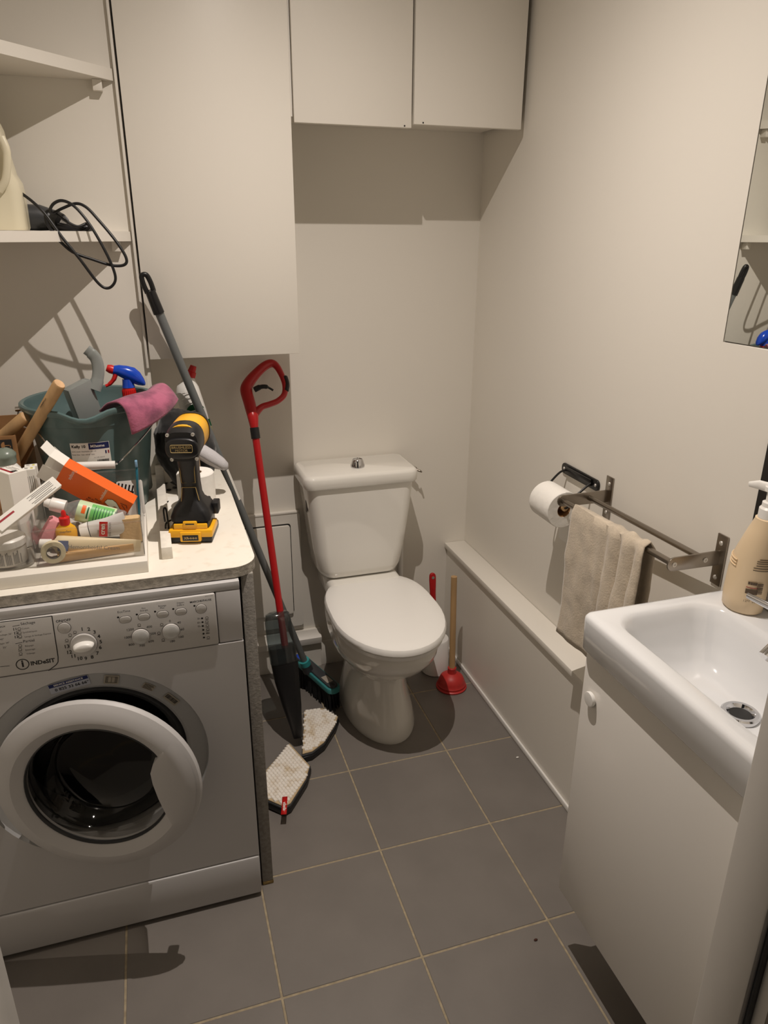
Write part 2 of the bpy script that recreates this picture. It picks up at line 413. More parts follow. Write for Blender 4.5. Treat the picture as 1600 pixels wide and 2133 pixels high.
# ================================================================== TOILET
to = thing('toilet', 'white close-coupled toilet with the lid down', 'toilet', (0.515, 0.95, 0))
TX = 0.517
def egg(z, yf, yb, hw, n=40, wy=None, sq=2.4):
    """closed outline: rounder front at yf, squarer back at yb"""
    wy = wy if wy is not None else lerp(yf, yb, 0.52); pts = []
    for i in range(n):
        a = 2*PI*i/n; c, s = math.cos(a), math.sin(a)
        ex = 2.0 if s < 0 else sq
        x = hw*math.copysign(abs(c)**(2/ex), c)
        y = wy+(wy-yf)*math.copysign(abs(s)**(2/2.1), s) if s < 0 else wy+(yb-wy)*abs(s)**(2/sq)
        pts.append(Vector((TX+x, y, z)))
    return pts
bowl = [(0.0, 0.745, 1.20, 0.121), (0.012, 0.743, 1.20, 0.122), (0.06, 0.758, 1.19, 0.112), (0.12, 0.785, 1.18, 0.099), (0.17, 0.80, 1.17, 0.093),
        (0.205, 0.805, 1.17, 0.096), (0.23, 0.785, 1.17, 0.112), (0.26, 0.735, 1.17, 0.137), (0.30, 0.678, 1.17, 0.160), (0.345, 0.637, 1.18, 0.173), (0.385, 0.622, 1.20, 0.177), (0.405, 0.624, 1.20, 0.176)]
MB().loft([egg(*b) for b in bowl]).build('bowl', CERAM, to)
MB().box((0.380, 1.06, 0.375), (0.645, 1.285, 0.4525), 0.02, 3).build('tank_platform', CERAM, to)
MB().loft([egg(0.405, 0.612, 1.115, 0.176, wy=0.86, sq=3), egg(0.418, 0.608, 1.118, 0.179, wy=0.86, sq=3), egg(0.421, 0.612, 1.115, 0.176, wy=0.86, sq=3)]).build('seat', SEATM, to)
lidr = [(0.4225, 0.606, 1.122, 0.180), (0.427, 0.601, 1.125, 0.1825), (0.437, 0.601, 1.125, 0.1825), (0.445, 0.606, 1.121, 0.178), (0.4485, 0.616, 1.113, 0.169), (0.4500, 0.65, 1.09, 0.14), (0.4505, 0.72, 1.02, 0.08)]
MB().loft([egg(z, a, b, w, wy=0.86, sq=3.2) for z, a, b, w in lidr]).build('lid', SEATM, to)
for sx in (-1, 1):
    MB().cyl((TX+sx*0.075-0.022, 1.108, 0.437), (TX+sx*0.075+0.022, 1.108, 0.437), 0.012).build('hinge', SEATM, to)
tk = []
for z, x0, x1, y0, r in ((0.4535, 0.385, 0.63, 1.125, 0.04), (0.462, 0.365, 0.648, 1.108, 0.05), (0.49, 0.351, 0.657, 1.099, 0.05), (0.56, 0.342, 0.668, 1.095, 0.045), (0.70, 0.328, 0.685, 1.092, 0.04), (0.803, 0.317, 0.694, 1.09, 0.035)):
    tk.append(rr((x0+x1)/2, (y0+1.287)/2, (x1-x0)/2, (1.287-y0)/2, r, z, 6))
tank = MB().loft(tk).build('tank', CERAM, to, angle=50)
MB().box((0.3235, 1.155, 0.70), (0.3255, 1.175, 0.76), 0.0009).build('side_slot', INKG, tank)
lid = []
for z, e, r in ((0.802, 0.0, 0.03), (0.806, 0.004, 0.034), (0.835, 0.004, 0.034), (0.842, 0.0, 0.03), (0.846, -0.008, 0.024)):
    lid.append(rr(0.505, 1.185, 0.196+e, 0.104+e*0.9, r, z, 6))
MB().loft(lid).build('tank_lid', CERAM, to, angle=50)
bc = FL(745, 972, 0.846)
MB().lathe([(0.0245, 0.846), (0.0245, 0.852), (0.022, 0.858), (0.019, 0.870), (0.0165, 0.873), (0.0160, 0.871), (0.006, 0.872), (0.005, 0.8735)], 28, Matrix.Translation((bc.x, bc.y, 0))).build('flush_button', CHROME, to)
MB().cyl(PXX(738, 1478, 0.417)+Vector((0.01, 0, 0)), PXX(738, 1478, 0.417)-Vector((0.004, 0, 0)), 0.006).build('bolt_hole', INK, to)
# pipe and stop valve
pp = thing('water_pipe', 'thin white vertical pipe on the wall right of the tank', 'pipe', (0.71, 1.285, 0))
MB().cyl((0.712, 1.286, 0.001), (0.712, 1.286, 0.80), 0.0095).build('pipe', WHITEP, pp)
MB().box((0.698, 1.283, 0.69), (0.726, 1.2995, 0.702), 0.002).build('clip', WHITEP, pp)
vl = thing('stop_valve', 'small grey stop valve on the wall beside the tank', 'valve', (0.72, 1.29, 0.8))
MB().cyl((0.724, 1.2995, 0.803), (0.724, 1.258, 0.803), 0.011).cyl((0.70, 1.27, 0.803), (0.724, 1.27, 0.803), 0.008).cyl((0.724, 1.262, 0.803), (0.752, 1.243, 0.790), 0.010, 0.008).build('body', STEEL, vl)
MB().cyl((0.750, 1.244, 0.791), (0.765, 1.234, 0.785), 0.004).box((0.7625, 1.222, 0.7825), (0.7685, 1.246, 0.7885), 0.002).build('tap_handle', STEEL, vl)

# ================================================================== WASHING MACHINE
MY = 0.285; MX0, MX1 = -0.661, -0.0005
wm = thing('washing_machine', 'white front-loading washing machine under the counter, door ajar', 'washing machine', (-0.33, 0.55, 0))
MB().box((MX0, MY+0.0125, 0.014), (MX0+0.01, 0.93, 0.898)).box((MX1-0.01, MY+0.0125, 0.014), (MX1, 0.93, 0.898)).box((MX0+0.01, MY+0.0125, 0.888), (MX1-0.01, 0.93, 0.898)).box((MX0+0.01, MY+0.0125, 0.014), (MX1-0.01, 0.93, 0.024)).box((MX0+0.01, 0.92, 0.024), (MX1-0.01, 0.93, 0.888)).build('cabinet', MACH, wm)
# front panel with the porthole
PC = (-0.335, 0.492); PR = 0.238
fz0, fz1 = 0.1365, 0.752
angs = sorted(set([2*PI*i/72 for i in range(72)] + [math.atan2(z-PC[1], x-PC[0]) % (2*PI) for x in (MX0, MX1) for z in (fz0, fz1)]))
rect = []; circ = []
for a in angs:
    c, s = math.cos(a), math.sin(a); t = 1e9
    if c > 1e-9: t = min(t, (MX1-PC[0])/c)
    if c < -1e-9: t = min(t, (MX0-PC[0])/c)
    if s > 1e-9: t = min(t, (fz1-PC[1])/s)
    if s < -1e-9: t = min(t, (fz0-PC[1])/s)
    rect.append(Vector((PC[0]+t*c, MY, PC[1]+t*s))); circ.append(Vector((PC[0]+PR*c, MY, PC[1]+PR*s)))
rb = [Vector((p.x, MY+0.012, p.z)) for p in rect]
def circ_at(r, y): return [Vector((PC[0]+r*math.cos(a), y, PC[1]+r*math.sin(a))) for a in angs]
MB().loft([rb, rect, circ], False, False).build('front_panel', MACH, wm, angle=20)
MB().loft([circ_at(PR, MY), circ_at(PR-0.004, MY+0.006), circ_at(0.200, MY+0.012), circ_at(0.194, MY+0.016), circ_at(0.190, MY+0.034)], False, False).build('porthole_surround', GREYP, wm, angle=20)
MB().loft([circ_at(0.191, MY+0.030), circ_at(0.182, MY+0.022), circ_at(0.172, MY+0.03), circ_at(0.165, MY+0.05), circ_at(0.158, MY+0.08)], False, False).build('rubber_gasket', RUBBER, wm, angle=50)
MB().loft([circ_at(0.159, MY+0.079), circ_at(0.21, MY+0.10), circ_at(0.21, 0.70), circ_at(0.01, 0.72)], False, False).build('drum', mat('dark_drum', '2E2C2A', 0.4, 0.7), wm)
# control panel, top rail, plinth
MB().box((MX0, MY+0.002, 0.880), (MX1, MY+0.02, 0.8985), 0.001).box((-0.052, MY+0.0015, 0.7545), (MX1, MY+0.02, 0.8785), 0.003).build('top_rail', MACH, wm)
cp = MB().box((MX0, MY-0.003, 0.7545), (-0.0535, MY+0.02, 0.8785), 0.004).build('control_panel', MACHP, wm)
MB().box((MX0, MY-0.004, 0.012), (MX1, MY+0.02, 0.1330), 0.006).build('plinth', MACH, wm)
MB().cyl((-0.06, 0.36, 0.0005), (-0.06, 0.36, 0.02), 0.02).build('foot', RUBBER, wm)
MB().cyl((-0.60, 0.36, 0.0005), (-0.60, 0.36, 0.02), 0.02).build('foot', RUBBER, wm)
CPY = MY-0.0034
def pt(u, v): p = PY(u, v, CPY); return p
def T_at(u, v): return at_xz(pt(u, v))
ink = MB(); inkg = MB()
def txt(s, u, v, px, tgt=None, al='CENTER', sx=1.0, bold=0.0):
    if s[0].isalpha() and len(s) > 2: px *= 0.60 if s == 'INDeSIT' else 0.66 if s[0] == 'M' else 0.58
    (tgt or ink).text(s, px*0.00112, T_at(u, v), al, sx, bold)
txt('ON/OFF', 132, 1293, 12, bold=0.02)
for s_, u, v in (('1', 171, 1311), ('2', 185, 1311), ('3', 197, 1317), ('4', 206, 1326), ('5', 210, 1337), ('6', 209, 1349), ('7', 203, 1361), ('8', 192, 1369), ('9', 179, 1372), ('10', 166, 1372), ('11', 153, 1367), ('12', 144, 1359), ('13', 139, 1347)):
    txt(s_, u, v, 10, bold=0.02)
txt('Séchage', 58, 1298, 13); txt('Partial', 60, 1335, 13)
for s_, u, v in (('11', 31, 1311), ('12', 33, 1319), ('13', 34, 1327)): txt(s_, u, v, 7.5, bold=0.02)
txt('Coton', 53, 1309, 8, inkg); txt('Synthétiques', 62, 1316, 8, inkg); txt('Lavage & Séchage Express', 79, 1323, 8, inkg, sx=0.9)
txt('Rinçage', 61, 1345, 8, inkg); txt('Essorage', 63, 1353, 8, inkg); txt('Vidange', 64, 1361, 8, inkg)
txt('aux', 5, 1305, 11); txt('voilage 30°', 12, 1322, 8, inkg); txt('40°', 4, 1332, 5, inkg); txt('léger 30°', 9, 1340, 8, inkg); txt('30°', 10, 1349, 5, inkg); txt('0°', 2, 1316, 5, inkg)
txt('INDeSIT', 89, 1379, 19, sx=1.0, bold=0.03); txt('i', 47, 1383, 20, bold=0.03)
txt('EcoTime', 258, 1274, 11); txt('Eco', 299, 1267, 8); txt('Energie', 300, 1271.5, 8); txt('Rinçage', 338, 1262, 8); txt('Plus', 338, 1266.5, 8); txt('Départ', 376, 1255.5, 8); txt('Différé', 376, 1260.5, 8)
txt('MARCHE/PAUSE', 418, 1252, 8.5, bold=0.02); txt('IWDC 6125', 435, 1241.5, 5, inkg)
for s_, u, v in (('400', 311, 1306), ('500', 319, 1320), ('600', 315, 1336), ('700', 296, 1345), ('800', 274, 1343), ('1000', 266, 1328), ('1200', 271, 1312), ('0', 354, 1294), ('40', 373, 1297), ('60', 380, 1311), ('100', 377, 1327), ('180', 359, 1336)):
    txt(s_, u, v, 7)
for s_, v in (('3h', 1289), ('6h', 1297), ('9h', 1305)): txt(s_, 414 if s_ != '9h' else 415, v, 6, inkg)
txt('FIN', 433, 1319, 7.5, bold=0.02)
def dot(u, v, r, tgt=None):
    p = pt(u, v); (tgt or ink).prism([(r*math.cos(2*PI*i/14), r*math.sin(2*PI*i/14)) for i in range(14)], 0, 0.0002, M=at_xz(p))
def ringm(u, v, r, w, tgt=None, sx=1.0):
    p = pt(u, v); n = 36
    q = [[Vector((rr_*sx*math.cos(2*PI*i/n), rr_*math.sin(2*PI*i/n), 0)) for i in range(n)] for rr_ in (r, r-w)]
    (tgt or ink).loft(q, False, False, True, at_xz(p))
for u, v in ((246, 1286), (285, 1280), (323, 1274), (361, 1268.5), (405, 1262), (421, 1288), (422, 1296), (422.5, 1304), (423.5, 1312), (424, 1320), (425, 1328)): dot(u, v, 0.0022)
ringm(47, 1384, 0.0125, 0.0018)
def seg(tgt, a, b, w=0.0009):
    a, b = pt(*a), pt(*b); d = (b-a).normalized(); n = Vector((-d.z, 0, d.x))*w
    k = [a+n, a-n, b-n, b+n]; tgt.add(k, [(0, 1, 2, 3)])
for a, b in (((26, 1305), (41, 1302)), ((32, 1341), (47, 1338)), ((0, 1389), (20, 1387))): seg(ink, a, b, 0.0005)
pts = [(0, 1296), (108, 1283)]; seg(ink, *pts, 0.0009)
line = [(108, 1283), (115, 1330), (121, 1368), (121, 1379), (117, 1385), (101, 1397)]
for a, b in zip(line, line[1:]): seg(ink, a, b, 0.0009)
for u, v in ((156, 1317), (146, 1323), (139, 1334), (42, 1345), (42, 1353), (43, 1362), (40, 1310), (41, 1318), (42, 1326), (431, 1287), (431, 1295), (432, 1303), (433, 1311), (434, 1328), (290, 1302), (337, 1301), (331, 1319), (340, 1333)):
    ringm(u, v, 0.0033, 0.0010, inkg); seg(inkg, (u-4, v+4), (u+4, v+3), 0.0005)
ink.build('panel_lettering', INK, cp, smooth=False)['kind'] = 'stuff'; inkg.build('panel_fine_print', INKG, cp, smooth=False)['kind'] = 'stuff'
def button(u, v, hx, hz, name='button'):
    p = pt(u, v); r = min(hx, hz)
    b_ = MB().prism(rrp(0, 0, hx+0.0011, hz+0.0011, r+0.001, 6), -0.001, 0.0003, M=at_xz(p)).build(name, INKG, cp)
    MB().prism(rrp(0, 0, hx, hz, r, 6), 0.0, 0.0022, M=at_xz(p), bev=0.0008).build('cap', MACHP, b_)
button(134, 1308, 0.0118, 0.0118)
for u, v in ((261, 1290.5), (300, 1285), (339, 1279.5), (377, 1274)): button(u, v, 0.0112, 0.0075)
button(419, 1268, 0.0108, 0.0108)
def dial(u, v, r, big=False):
    p = pt(u, v); M = at_xz(p)
    k = MB().lathe([(r+0.001, -0.002), (r+0.001, 0.0004)], 40, M).build('dial', INKG, cp)
    MB().lathe([(r, 0.0), (r, 0.004), (r-0.001, 0.005), (r*0.6, 0.0055)], 40, M).build('disc', MACHP, k)
    if big:
        rings = []
        for zz, sc in ((0.004, 1.0), (0.012, 0.97), (0.018, 0.86), (0.020, 0.70)):
            rings.append([Vector((r*0.82*sc*math.cos(a)*1.0, r*0.40*sc*math.copysign(abs(math.sin(a))**1.1, math.sin(a)), zz)) for a in [2*PI*i/28 for i in range(28)]])
        MB().loft(rings, M=M @ Matrix.Rotation(R(4), 4, 'Z')).build('grip', WHITEP, k, angle=60)
    else:
        MB().sphere((0, 0, 0.004), r*0.93, M, 1, 1, 0.28).build('grip', clear('milky_dial', (0.9, 0.9, 0.88), 0.3, 0.1, milk=0.5), k)
dial(174.5, 1342, 0.0255, True); dial(293, 1325, 0.0175); dial(356, 1314, 0.0175)
# stickers on the porthole surround (each lies on the sloping ring)
def ring_pt(ang, r, y): return Vector((PC[0]+r*math.cos(ang), y, PC[1]+r*math.sin(ang)))
def sticker(ang, w, h, name, m, r=0.2175, tilt=0.0):
    a = R(ang); c = ring_pt(a, r, MY+0.0078)
    rad = Vector((math.cos(a), 0, math.sin(a))); tang = Vector((math.sin(a), 0, -math.cos(a)))
    upv = (rad*0.034+Vector((0, -0.006, 0))).normalized()
    M = frame(c, tang, upv) @ Matrix.Rotation(tilt, 4, 'Z') @ Matrix.Translation((0, 0, 0.0012))
    return MB().prism(rrp(0, 0, w/2, h/2, 0.002, 2), -0.0004, 0.0, M=M).build(name, m, wm), M
so, sM = sticker(98, 0.080, 0.026, 'service_sticker', mat('sticker_grey', 'B9BCC6', 0.5))
MB().box((-0.039, 0.0035, 0.0001), (0.039, 0.0125, 0.0003), M=sM).build('blue_band', NAVY, so)
MB().text('SERVICE ASSISTANCE', 0.0062, sM @ Matrix.Translation((0, 0.008, 0.0005)), bold=0.02).build('white_lettering', PAPER, so, smooth=False)
MB().text('0 825 33 66 66*', 0.0105, sM @ Matrix.Translation((0.004, -0.005, 0.0003)), bold=0.02).build('lettering', INK, so, smooth=False)
so, sM = sticker(76, 0.030, 0.024, 'manual_sticker', mat('sticker_beige', 'A89F8F', 0.5))
bk = MB()
for x in (-0.0115, -0.0095, -0.0075, 0, 0.0075, 0.0095, 0.0115): bk.box((x-0.0004, -0.008, 0.0001), (x+0.0004, 0.008, 0.0003), M=sM)
for y in (-0.008, 0.008): bk.box((-0.0115, y-0.0004, 0.0001), (0.0115, y+0.0004, 0.0003), M=sM)
bk.build('book_symbol', INK, so)
MSTK = MATS['sticker_beige']
so, sM = sticker(55, 0.026, 0.016, 'text_sticker', MSTK)
bk = MB()
for k in range(5): bk.box((-0.011, -0.006+k*0.0028, 0.0001), (0.011-0.002*(k % 3), -0.0048+k*0.0028, 0.0003), M=sM)
bk.build('print', INK, so)
so, sM = sticker(39, 0.036, 0.018, 'barcode_sticker', MSTK)
bk = MB(); x = -0.016
while x < 0.014:
    w = random.choice((0.0006, 0.001, 0.0016)); bk.box((x, -0.004, 0.0001), (x+w, 0.006, 0.0003), M=sM); x += w+random.choice((0.0006, 0.001))
bk.build('print', INK, so)
p = ring_pt(R(12), 0.214, MY+0.017)
lt = MB().box((p.x-0.014, p.y-0.002, p.z-0.006), (p.x+0.014, p.y+0.003, p.z+0.006), 0.001).build('latch_plate', GREYP, wm)
MB().box((p.x-0.009, p.y-0.0024, p.z-0.004), (p.x+0.007, p.y-0.0015, p.z+0.004)).build('latch_slot', INK, lt)
# door
DR = 0.215; TH = R(14)
DM = Matrix.Translation((-0.535, MY-0.004, 0.495)) @ Matrix.Rotation(-TH, 4, 'Z') @ Matrix.Translation((DR, 0, 0)) @ Matrix.Rotation(PI/2, 4, 'X')
# local: x right, y up, z toward the viewer
door = MB().lathe([(0.150, 0.004), (0.158, -0.002), (0.205, 0.0), (DR-0.002, 0.004), (DR, 0.010), (DR-0.003, 0.018), (DR-0.012, 0.024), (0.185, 0.033), (0.175, 0.034), (0.157, 0.024), (0.152, 0.020), (0.150, 0.004)], 72, DM, False, False).build('door', MACH, wm, angle=28)
MB().lathe([(0.155, 0.018), (0.150, 0.022), (0.148, 0.016), (0.150, 0.010)], 72, DM, False, False).build('glass_rim', RUBBER, door)
MB().lathe([(0.152, 0.012), (0.148, 0.010), (0.140, -0.02), (0.128, -0.06), (0.112, -0.078), (0.085, -0.085), (0.001, -0.086)], 60, DM, False, False).build('glass_bowl', GLASS, door, angle=60)
def dpx(u, v):
    """photo pixel to door-plane local xy"""
    n = DM.to_3x3() @ Vector((0, 0, 1)); o_ = DM @ Vector((0, 0, 0.034))
    dd = Vector(AX_R*(u-800)/FPX + AX_D*(v-1066.5)/FPX + AX_F); c_ = Vector(CAM)
    q = c_+dd*((o_-c_).dot(n)/dd.dot(n)); l = DM.inverted() @ q
    return (l.x, l.y)
hp = [dpx(341, 1563), dpx(330, 1578), dpx(318, 1594), dpx(313, 1612), dpx(318, 1634), dpx(330, 1665), dpx(345, 1696), dpx(356, 1716)]
a0 = math.atan2(hp[-1][1], hp[-1][0]); a1 = math.atan2(hp[0][1], hp[0][0])
nh = 28; grid_ = [[] for _ in range(6)]
for i in range(nh+1):
    t = i/nh*(len(hp)-1); k = min(int(t), len(hp)-2); q = Vector((*hp[k], 0)).lerp(Vector((*hp[k+1], 0)), t-k)
    a_ = lerp(a1, a0, i/nh); cs, sn = math.cos(a_), math.sin(a_)
    for g_, p_ in zip(grid_, (Vector((q.x, q.y, 0.012)), Vector((q.x, q.y, 0.0335)), Vector((lerp(q.x, 0.178*cs, 0.3), lerp(q.y, 0.178*sn, 0.3), 0.0352)), Vector((0.180*cs, 0.180*sn, 0.0352)), Vector((0.192*cs, 0.192*sn, 0.0315)), Vector((0.2045*cs, 0.2045*sn, 0.0242)))):
        g_.append(DM @ p_)
MB().grid(grid_).build('handle_plate', MACH, door, angle=50)
MB().box((0.182, -0.010, -0.022), (0.200, 0.010, 0.004), 0.003, M=DM).build('latch_hook', DARKP, door)
MB().box((-0.213, -0.03, -0.010), (-0.19, 0.03, -0.002), 0.003, M=DM).build('hinge', DARKP, door)

# ================================================================== COUNTER
CT = 0.925
cpoly = [(-0.70, AW-0.002), (-0.70, 0.30), (-0.01, 0.30)]
for i in range(1, 9):
    a = R(-90+90*i/8); cpoly.append((-0.012+0.055*math.cos(a), 0.355+0.055*math.sin(a)))
cpoly += [(0.042, 0.80), (0.032, 1.05), (0.032, 1.263), (-0.1345, 1.263), (-0.1345, AW-0.002)]
ct = thing('worktop', 'white laminate worktop over the washing machine, rounded front corner', 'worktop', (-0.3, 0.7, CT-0.024))
MB().prism(cpoly, CT-0.024, CT-0.0008).build('core', EDGE, ct)
MB().prism(cpoly, CT-0.0008, CT).build('laminate', CTOP, ct)
sp = thing('end_panel', 'grey upright board panel closing off the washing machine side', 'panel', (0.02, 0.8, 0))
MB().box((0.006, 0.312, 0.012), (0.033, 1.262, CT-0.0245), 0.001).build('board', PANEL, sp)
MB().box((0.006, 0.312, 0.0005), (0.034, 0.36, 0.0118), 0.002).build('chipped_foot', mat('chipped_board', 'B99C62', 0.9, var=(120, 0.5), bump=(200, 0.8)), sp)

# ================================================================== VANITY SIDE (right)
va = thing('vanity_cabinet', 'white wall-hung vanity cabinet under the washbasin', 'cabinet', (0.82, -0.3, 0.18))
MB().box((0.666, -0.552, 0.185), (RW-0.001, -0.075, 0.768), 0.001).build('body', LAMV, va)
dr = MB().box((0.645, -0.553, 0.176), (0.664, -0.058, 0.810), 0.0015).build('door', LAMV, va)
kp = PXX(1234, 1455, 0.645)
MB().lathe([(0.010, 0.0), (0.010, 0.002), (0.0150, 0.003), (0.0158, 0.007), (0.0148, 0.0100), (0.012, 0.0105)], 28, frame(kp+Vector((0.0005, 0, 0)), (0, 1, 0), (0, 0, -1))).build('knob', WHITEP, dr)
# washbasin
wb = thing('washbasin', 'white rectangular ceramic washbasin on the vanity', 'washbasin', (0.8, -0.3, 0.82))
bx0, bx1, by0, by1 = 0.627, RW-0.002, -0.556, -0.050
def ringR(x0, x1, y0, y1, r, z): return rr((x0+x1)/2, (y0+y1)/2, (x1-x0)/2, (y1-y0)/2, r, z, 7)
rings = [ringR(bx0+0.045, bx1, by0+0.02, by1-0.02, 0.02, 0.8205), ringR(bx0+0.006, bx1, by0+0.004, by1-0.004, 0.018, 0.8205), ringR(bx0+0.003, bx1, by0+0.001, by1-0.001, 0.018, 0.825), ringR(bx0+0.001, bx1, by0, by1, 0.018, 0.885),
         ringR(bx0+0.002, bx1, by0+0.001, by1-0.001, 0.017, 0.8935), ringR(bx0+0.006, bx1-0.001, by0+0.004, by1-0.004, 0.016, 0.8982), ringR(bx0+0.012, bx1-0.003, by0+0.010, by1-0.010, 0.014, 0.900), ringR(bx0+0.02, bx1-0.01, by0+0.018, by1-0.018, 0.013, 0.900),
         ringR(bx0+0.038, 0.916, -0.520, -0.078, 0.062, 0.9000), ringR(bx0+0.043, 0.910, -0.514, -0.085, 0.060, 0.8975), ringR(bx0+0.048, 0.904, -0.508, -0.091, 0.058, 0.890), ringR(bx0+0.052, 0.898, -0.500, -0.100, 0.056, 0.870), ringR(bx0+0.057, 0.890, -0.490, -0.112, 0.054, 0.835), ringR(bx0+0.066, 0.880, -0.475, -0.128, 0.052, 0.803),
         ringR(bx0+0.085, 0.862, -0.450, -0.152, 0.05, 0.784), ringR(bx0+0.12, 0.84, -0.40, -0.20, 0.045, 0.7775), ringR(0.80, 0.825, -0.315, -0.275, 0.012, 0.775)]
MB().loft(rings, False, True).build('basin', SINKM, wb, angle=70)
dc = FL(1543, 1484, 0.783)
DT = Matrix.Translation((dc.x, dc.y, 0.7800))
dn = MB().lathe([(0.034, -0.004), (0.034, 0.003), (0.031, 0.0055), (0.025, 0.0055), (0.020, 0.0), (0.019, -0.003)], 36, DT, False, False).build('drain', CHROME, wb)
MB().lathe([(0.0001, 0.0), (0.0195, 0.0)], 28, DT, False, False).build('drain_hole', INK, dn)
# mixer tap (mostly outside the picture)
tp = thing('mixer_tap', 'chrome single-lever mixer tap at the edge of the washbasin', 'tap', (0.93, -0.315, 0.9))
MB().lathe([(0.028, 0.900), (0.028, 0.906), (0.022, 0.912), (0.022, 0.985), (0.018, 0.995)], 28, Matrix.Translation((0.93, -0.345, 0))).build('body', CHROME, tp)
MB().tube([(0.93, -0.345, 0.945), (0.86, -0.35, 0.960), (0.785, -0.358, 0.968), (0.768, -0.36, 0.955)], [0.014, 0.0125, 0.012, 0.012], 16).build('spout', CHROME, tp)
lv0 = FL(1557, 1240, 1.0); lv1 = lv0+Vector((0.02, -0.10, -0.004))
MB().tube([lv0, lerp(lv0, lv1, 0.3), lv1, (0.93, -0.345, 0.992)], [0.0055, 0.0065, 0.008, 0.012], 12, flat=0.6).build('lever', CHROME, tp)
# lotion bottle: back printed
bc0 = FL(1567, 1250, 0.900); bc0.x = 0.944; bc0.y = -0.128
lb = thing('lotion_bottle', 'beige pump bottle with printed back label standing on the washbasin', 'bottle', bc0)
rings = []
for z, dx, hx, hy in ((0.9005, 0, 0.030, 0.036), (0.905, 0, 0.034, 0.041), (0.93, 0, 0.035, 0.043), (0.98, -0.001, 0.035, 0.042), (1.02, -0.004, 0.033, 0.039), (1.05, -0.008, 0.030, 0.034), (1.075, -0.011, 0.026, 0.029), (1.095, -0.013, 0.0215, 0.024), (1.098, -0.013, 0.0215, 0.024), (1.100, -0.013, 0.0185, 0.021)):
    rings.append([Vector((bc0.x+hx*math.cos(2*PI*i/32), bc0.y+dx*1.6-hy*0+hy*math.sin(2*PI*i/32), z)) for i in range(32)])
bo = MB().loft(rings).build('body', SOAP, lb, angle=50)
for k in range(3):
    zz = 1.000+k*0.0065
    MB().tube([(bc0.x+0.0352*math.cos(a), bc0.y-0.004+0.0418*math.sin(a)*(1-0.02*k), zz+0.004*math.cos(a)) for a in [R(95+i*10) for i in range(9)]], 0.0013, 6).build('ridge', SOAP, bo)
MB().lathe([(0.0195, 1.100), (0.0195, 1.118), (0.016, 1.122), (0.016, 1.130), (0.011, 1.132), (0.011, 1.152)], 24, Matrix.Translation((bc0.x, bc0.y-0.021, 0))).build('pump_collar', WHITEP, lb)
MB().loft([[Vector((bc0.x+0.016*math.cos(2*PI*i/20), bc0.y-0.021+0.016*math.sin(2*PI*i/20), z)) for i in range(20)] for z in (1.152, 1.160)]).tube([(bc0.x, bc0.y-0.021, 1.156), (bc0.x-0.01, bc0.y+0.006, 1.157), (bc0.x-0.016, bc0.y+0.024, 1.153)], [0.010, 0.009, 0.005], 12, flat=0.5).build('pump_head', WHITEP, lb)
lab = MB(); labr = MB()
def on_bottle(z, s):
    """point and frame on the bottle flank facing the camera; s = arc angle in degrees from -Y toward -X"""
    a = R(-100-s); hx, hy = 0.0356, 0.0434
    c = Vector((bc0.x+hx*math.cos(a), bc0.y-0.003+hy*math.sin(a), z)); tx = Vector((hx*math.sin(a), -hy*math.cos(a), 0))*-1
    return frame(c, tx, (0, 0, 1))
for i, (z, w) in enumerate(((1.022, 0.7), (1.018, 0.8), (1.014, 0.85), (1.009, 0.9), (1.004, 1.0), (0.999, 1.0))):
    for s_ in range(-22, 34, 6):
        if s_ > 34*w: continue
        lab.box((-0.0021, 0, 0), (0.0021, 0.0016, 0.0002), M=on_bottle(z, s_))
for s_ in range(20, 44, 6): lab.box((-0.0019, -0.003, 0), (0.0019, 0.003, 0.0002), M=on_bottle(0.972, s_))
for k in range(9): lab.box((-0.0055, -0.0006-0.0004*(k % 3), 0), (0.0055, 0.0006, 0.0002), M=on_bottle(0.952+k*0.0026, 8))
for s_ in range(16, 46, 5):
    labr.box((-0.0021, 0, 0), (0.0021, 0.0012, 0.0002), M=on_bottle(0.9625, s_))
    lab.box((-0.0021, -0.011, 0), (0.0021, -0.001, 0.0002), M=on_bottle(0.9605, s_))
lab.text('12M  200ml', 0.0068, on_bottle(0.935, 22) @ Matrix.Translation((0, 0, 0.0012)))
lab.build('back_print', mat('brown_print', '5A4A38', 0.6), bo, smooth=False)['kind'] = 'stuff'
labr.build('red_print_line', REDINK, bo, smooth=False)['kind'] = 'stuff'
# mirror
mi = thing('mirror', 'frameless rectangular mirror on the right wall above the washbasin', 'mirror', (RW, -0.25, 1.39))
mtilt = R(4.3)
MM_ = Matrix.Translation((RW-0.0005, NY-0.0012, 0)) @ Matrix.Rotation(mtilt, 4, 'Z')
MB().box((0.0014, -0.665, NZ0+0.0008), (0.0054, -0.001, NZ1-0.001), M=MM_).build('backing', SEALANT, mi)
MB().box((-0.0002, -0.665, NZ0+0.0025), (0.0013, -0.0020, NZ1-0.002), M=MM_).build('glass', MIRROR, mi, smooth=False)

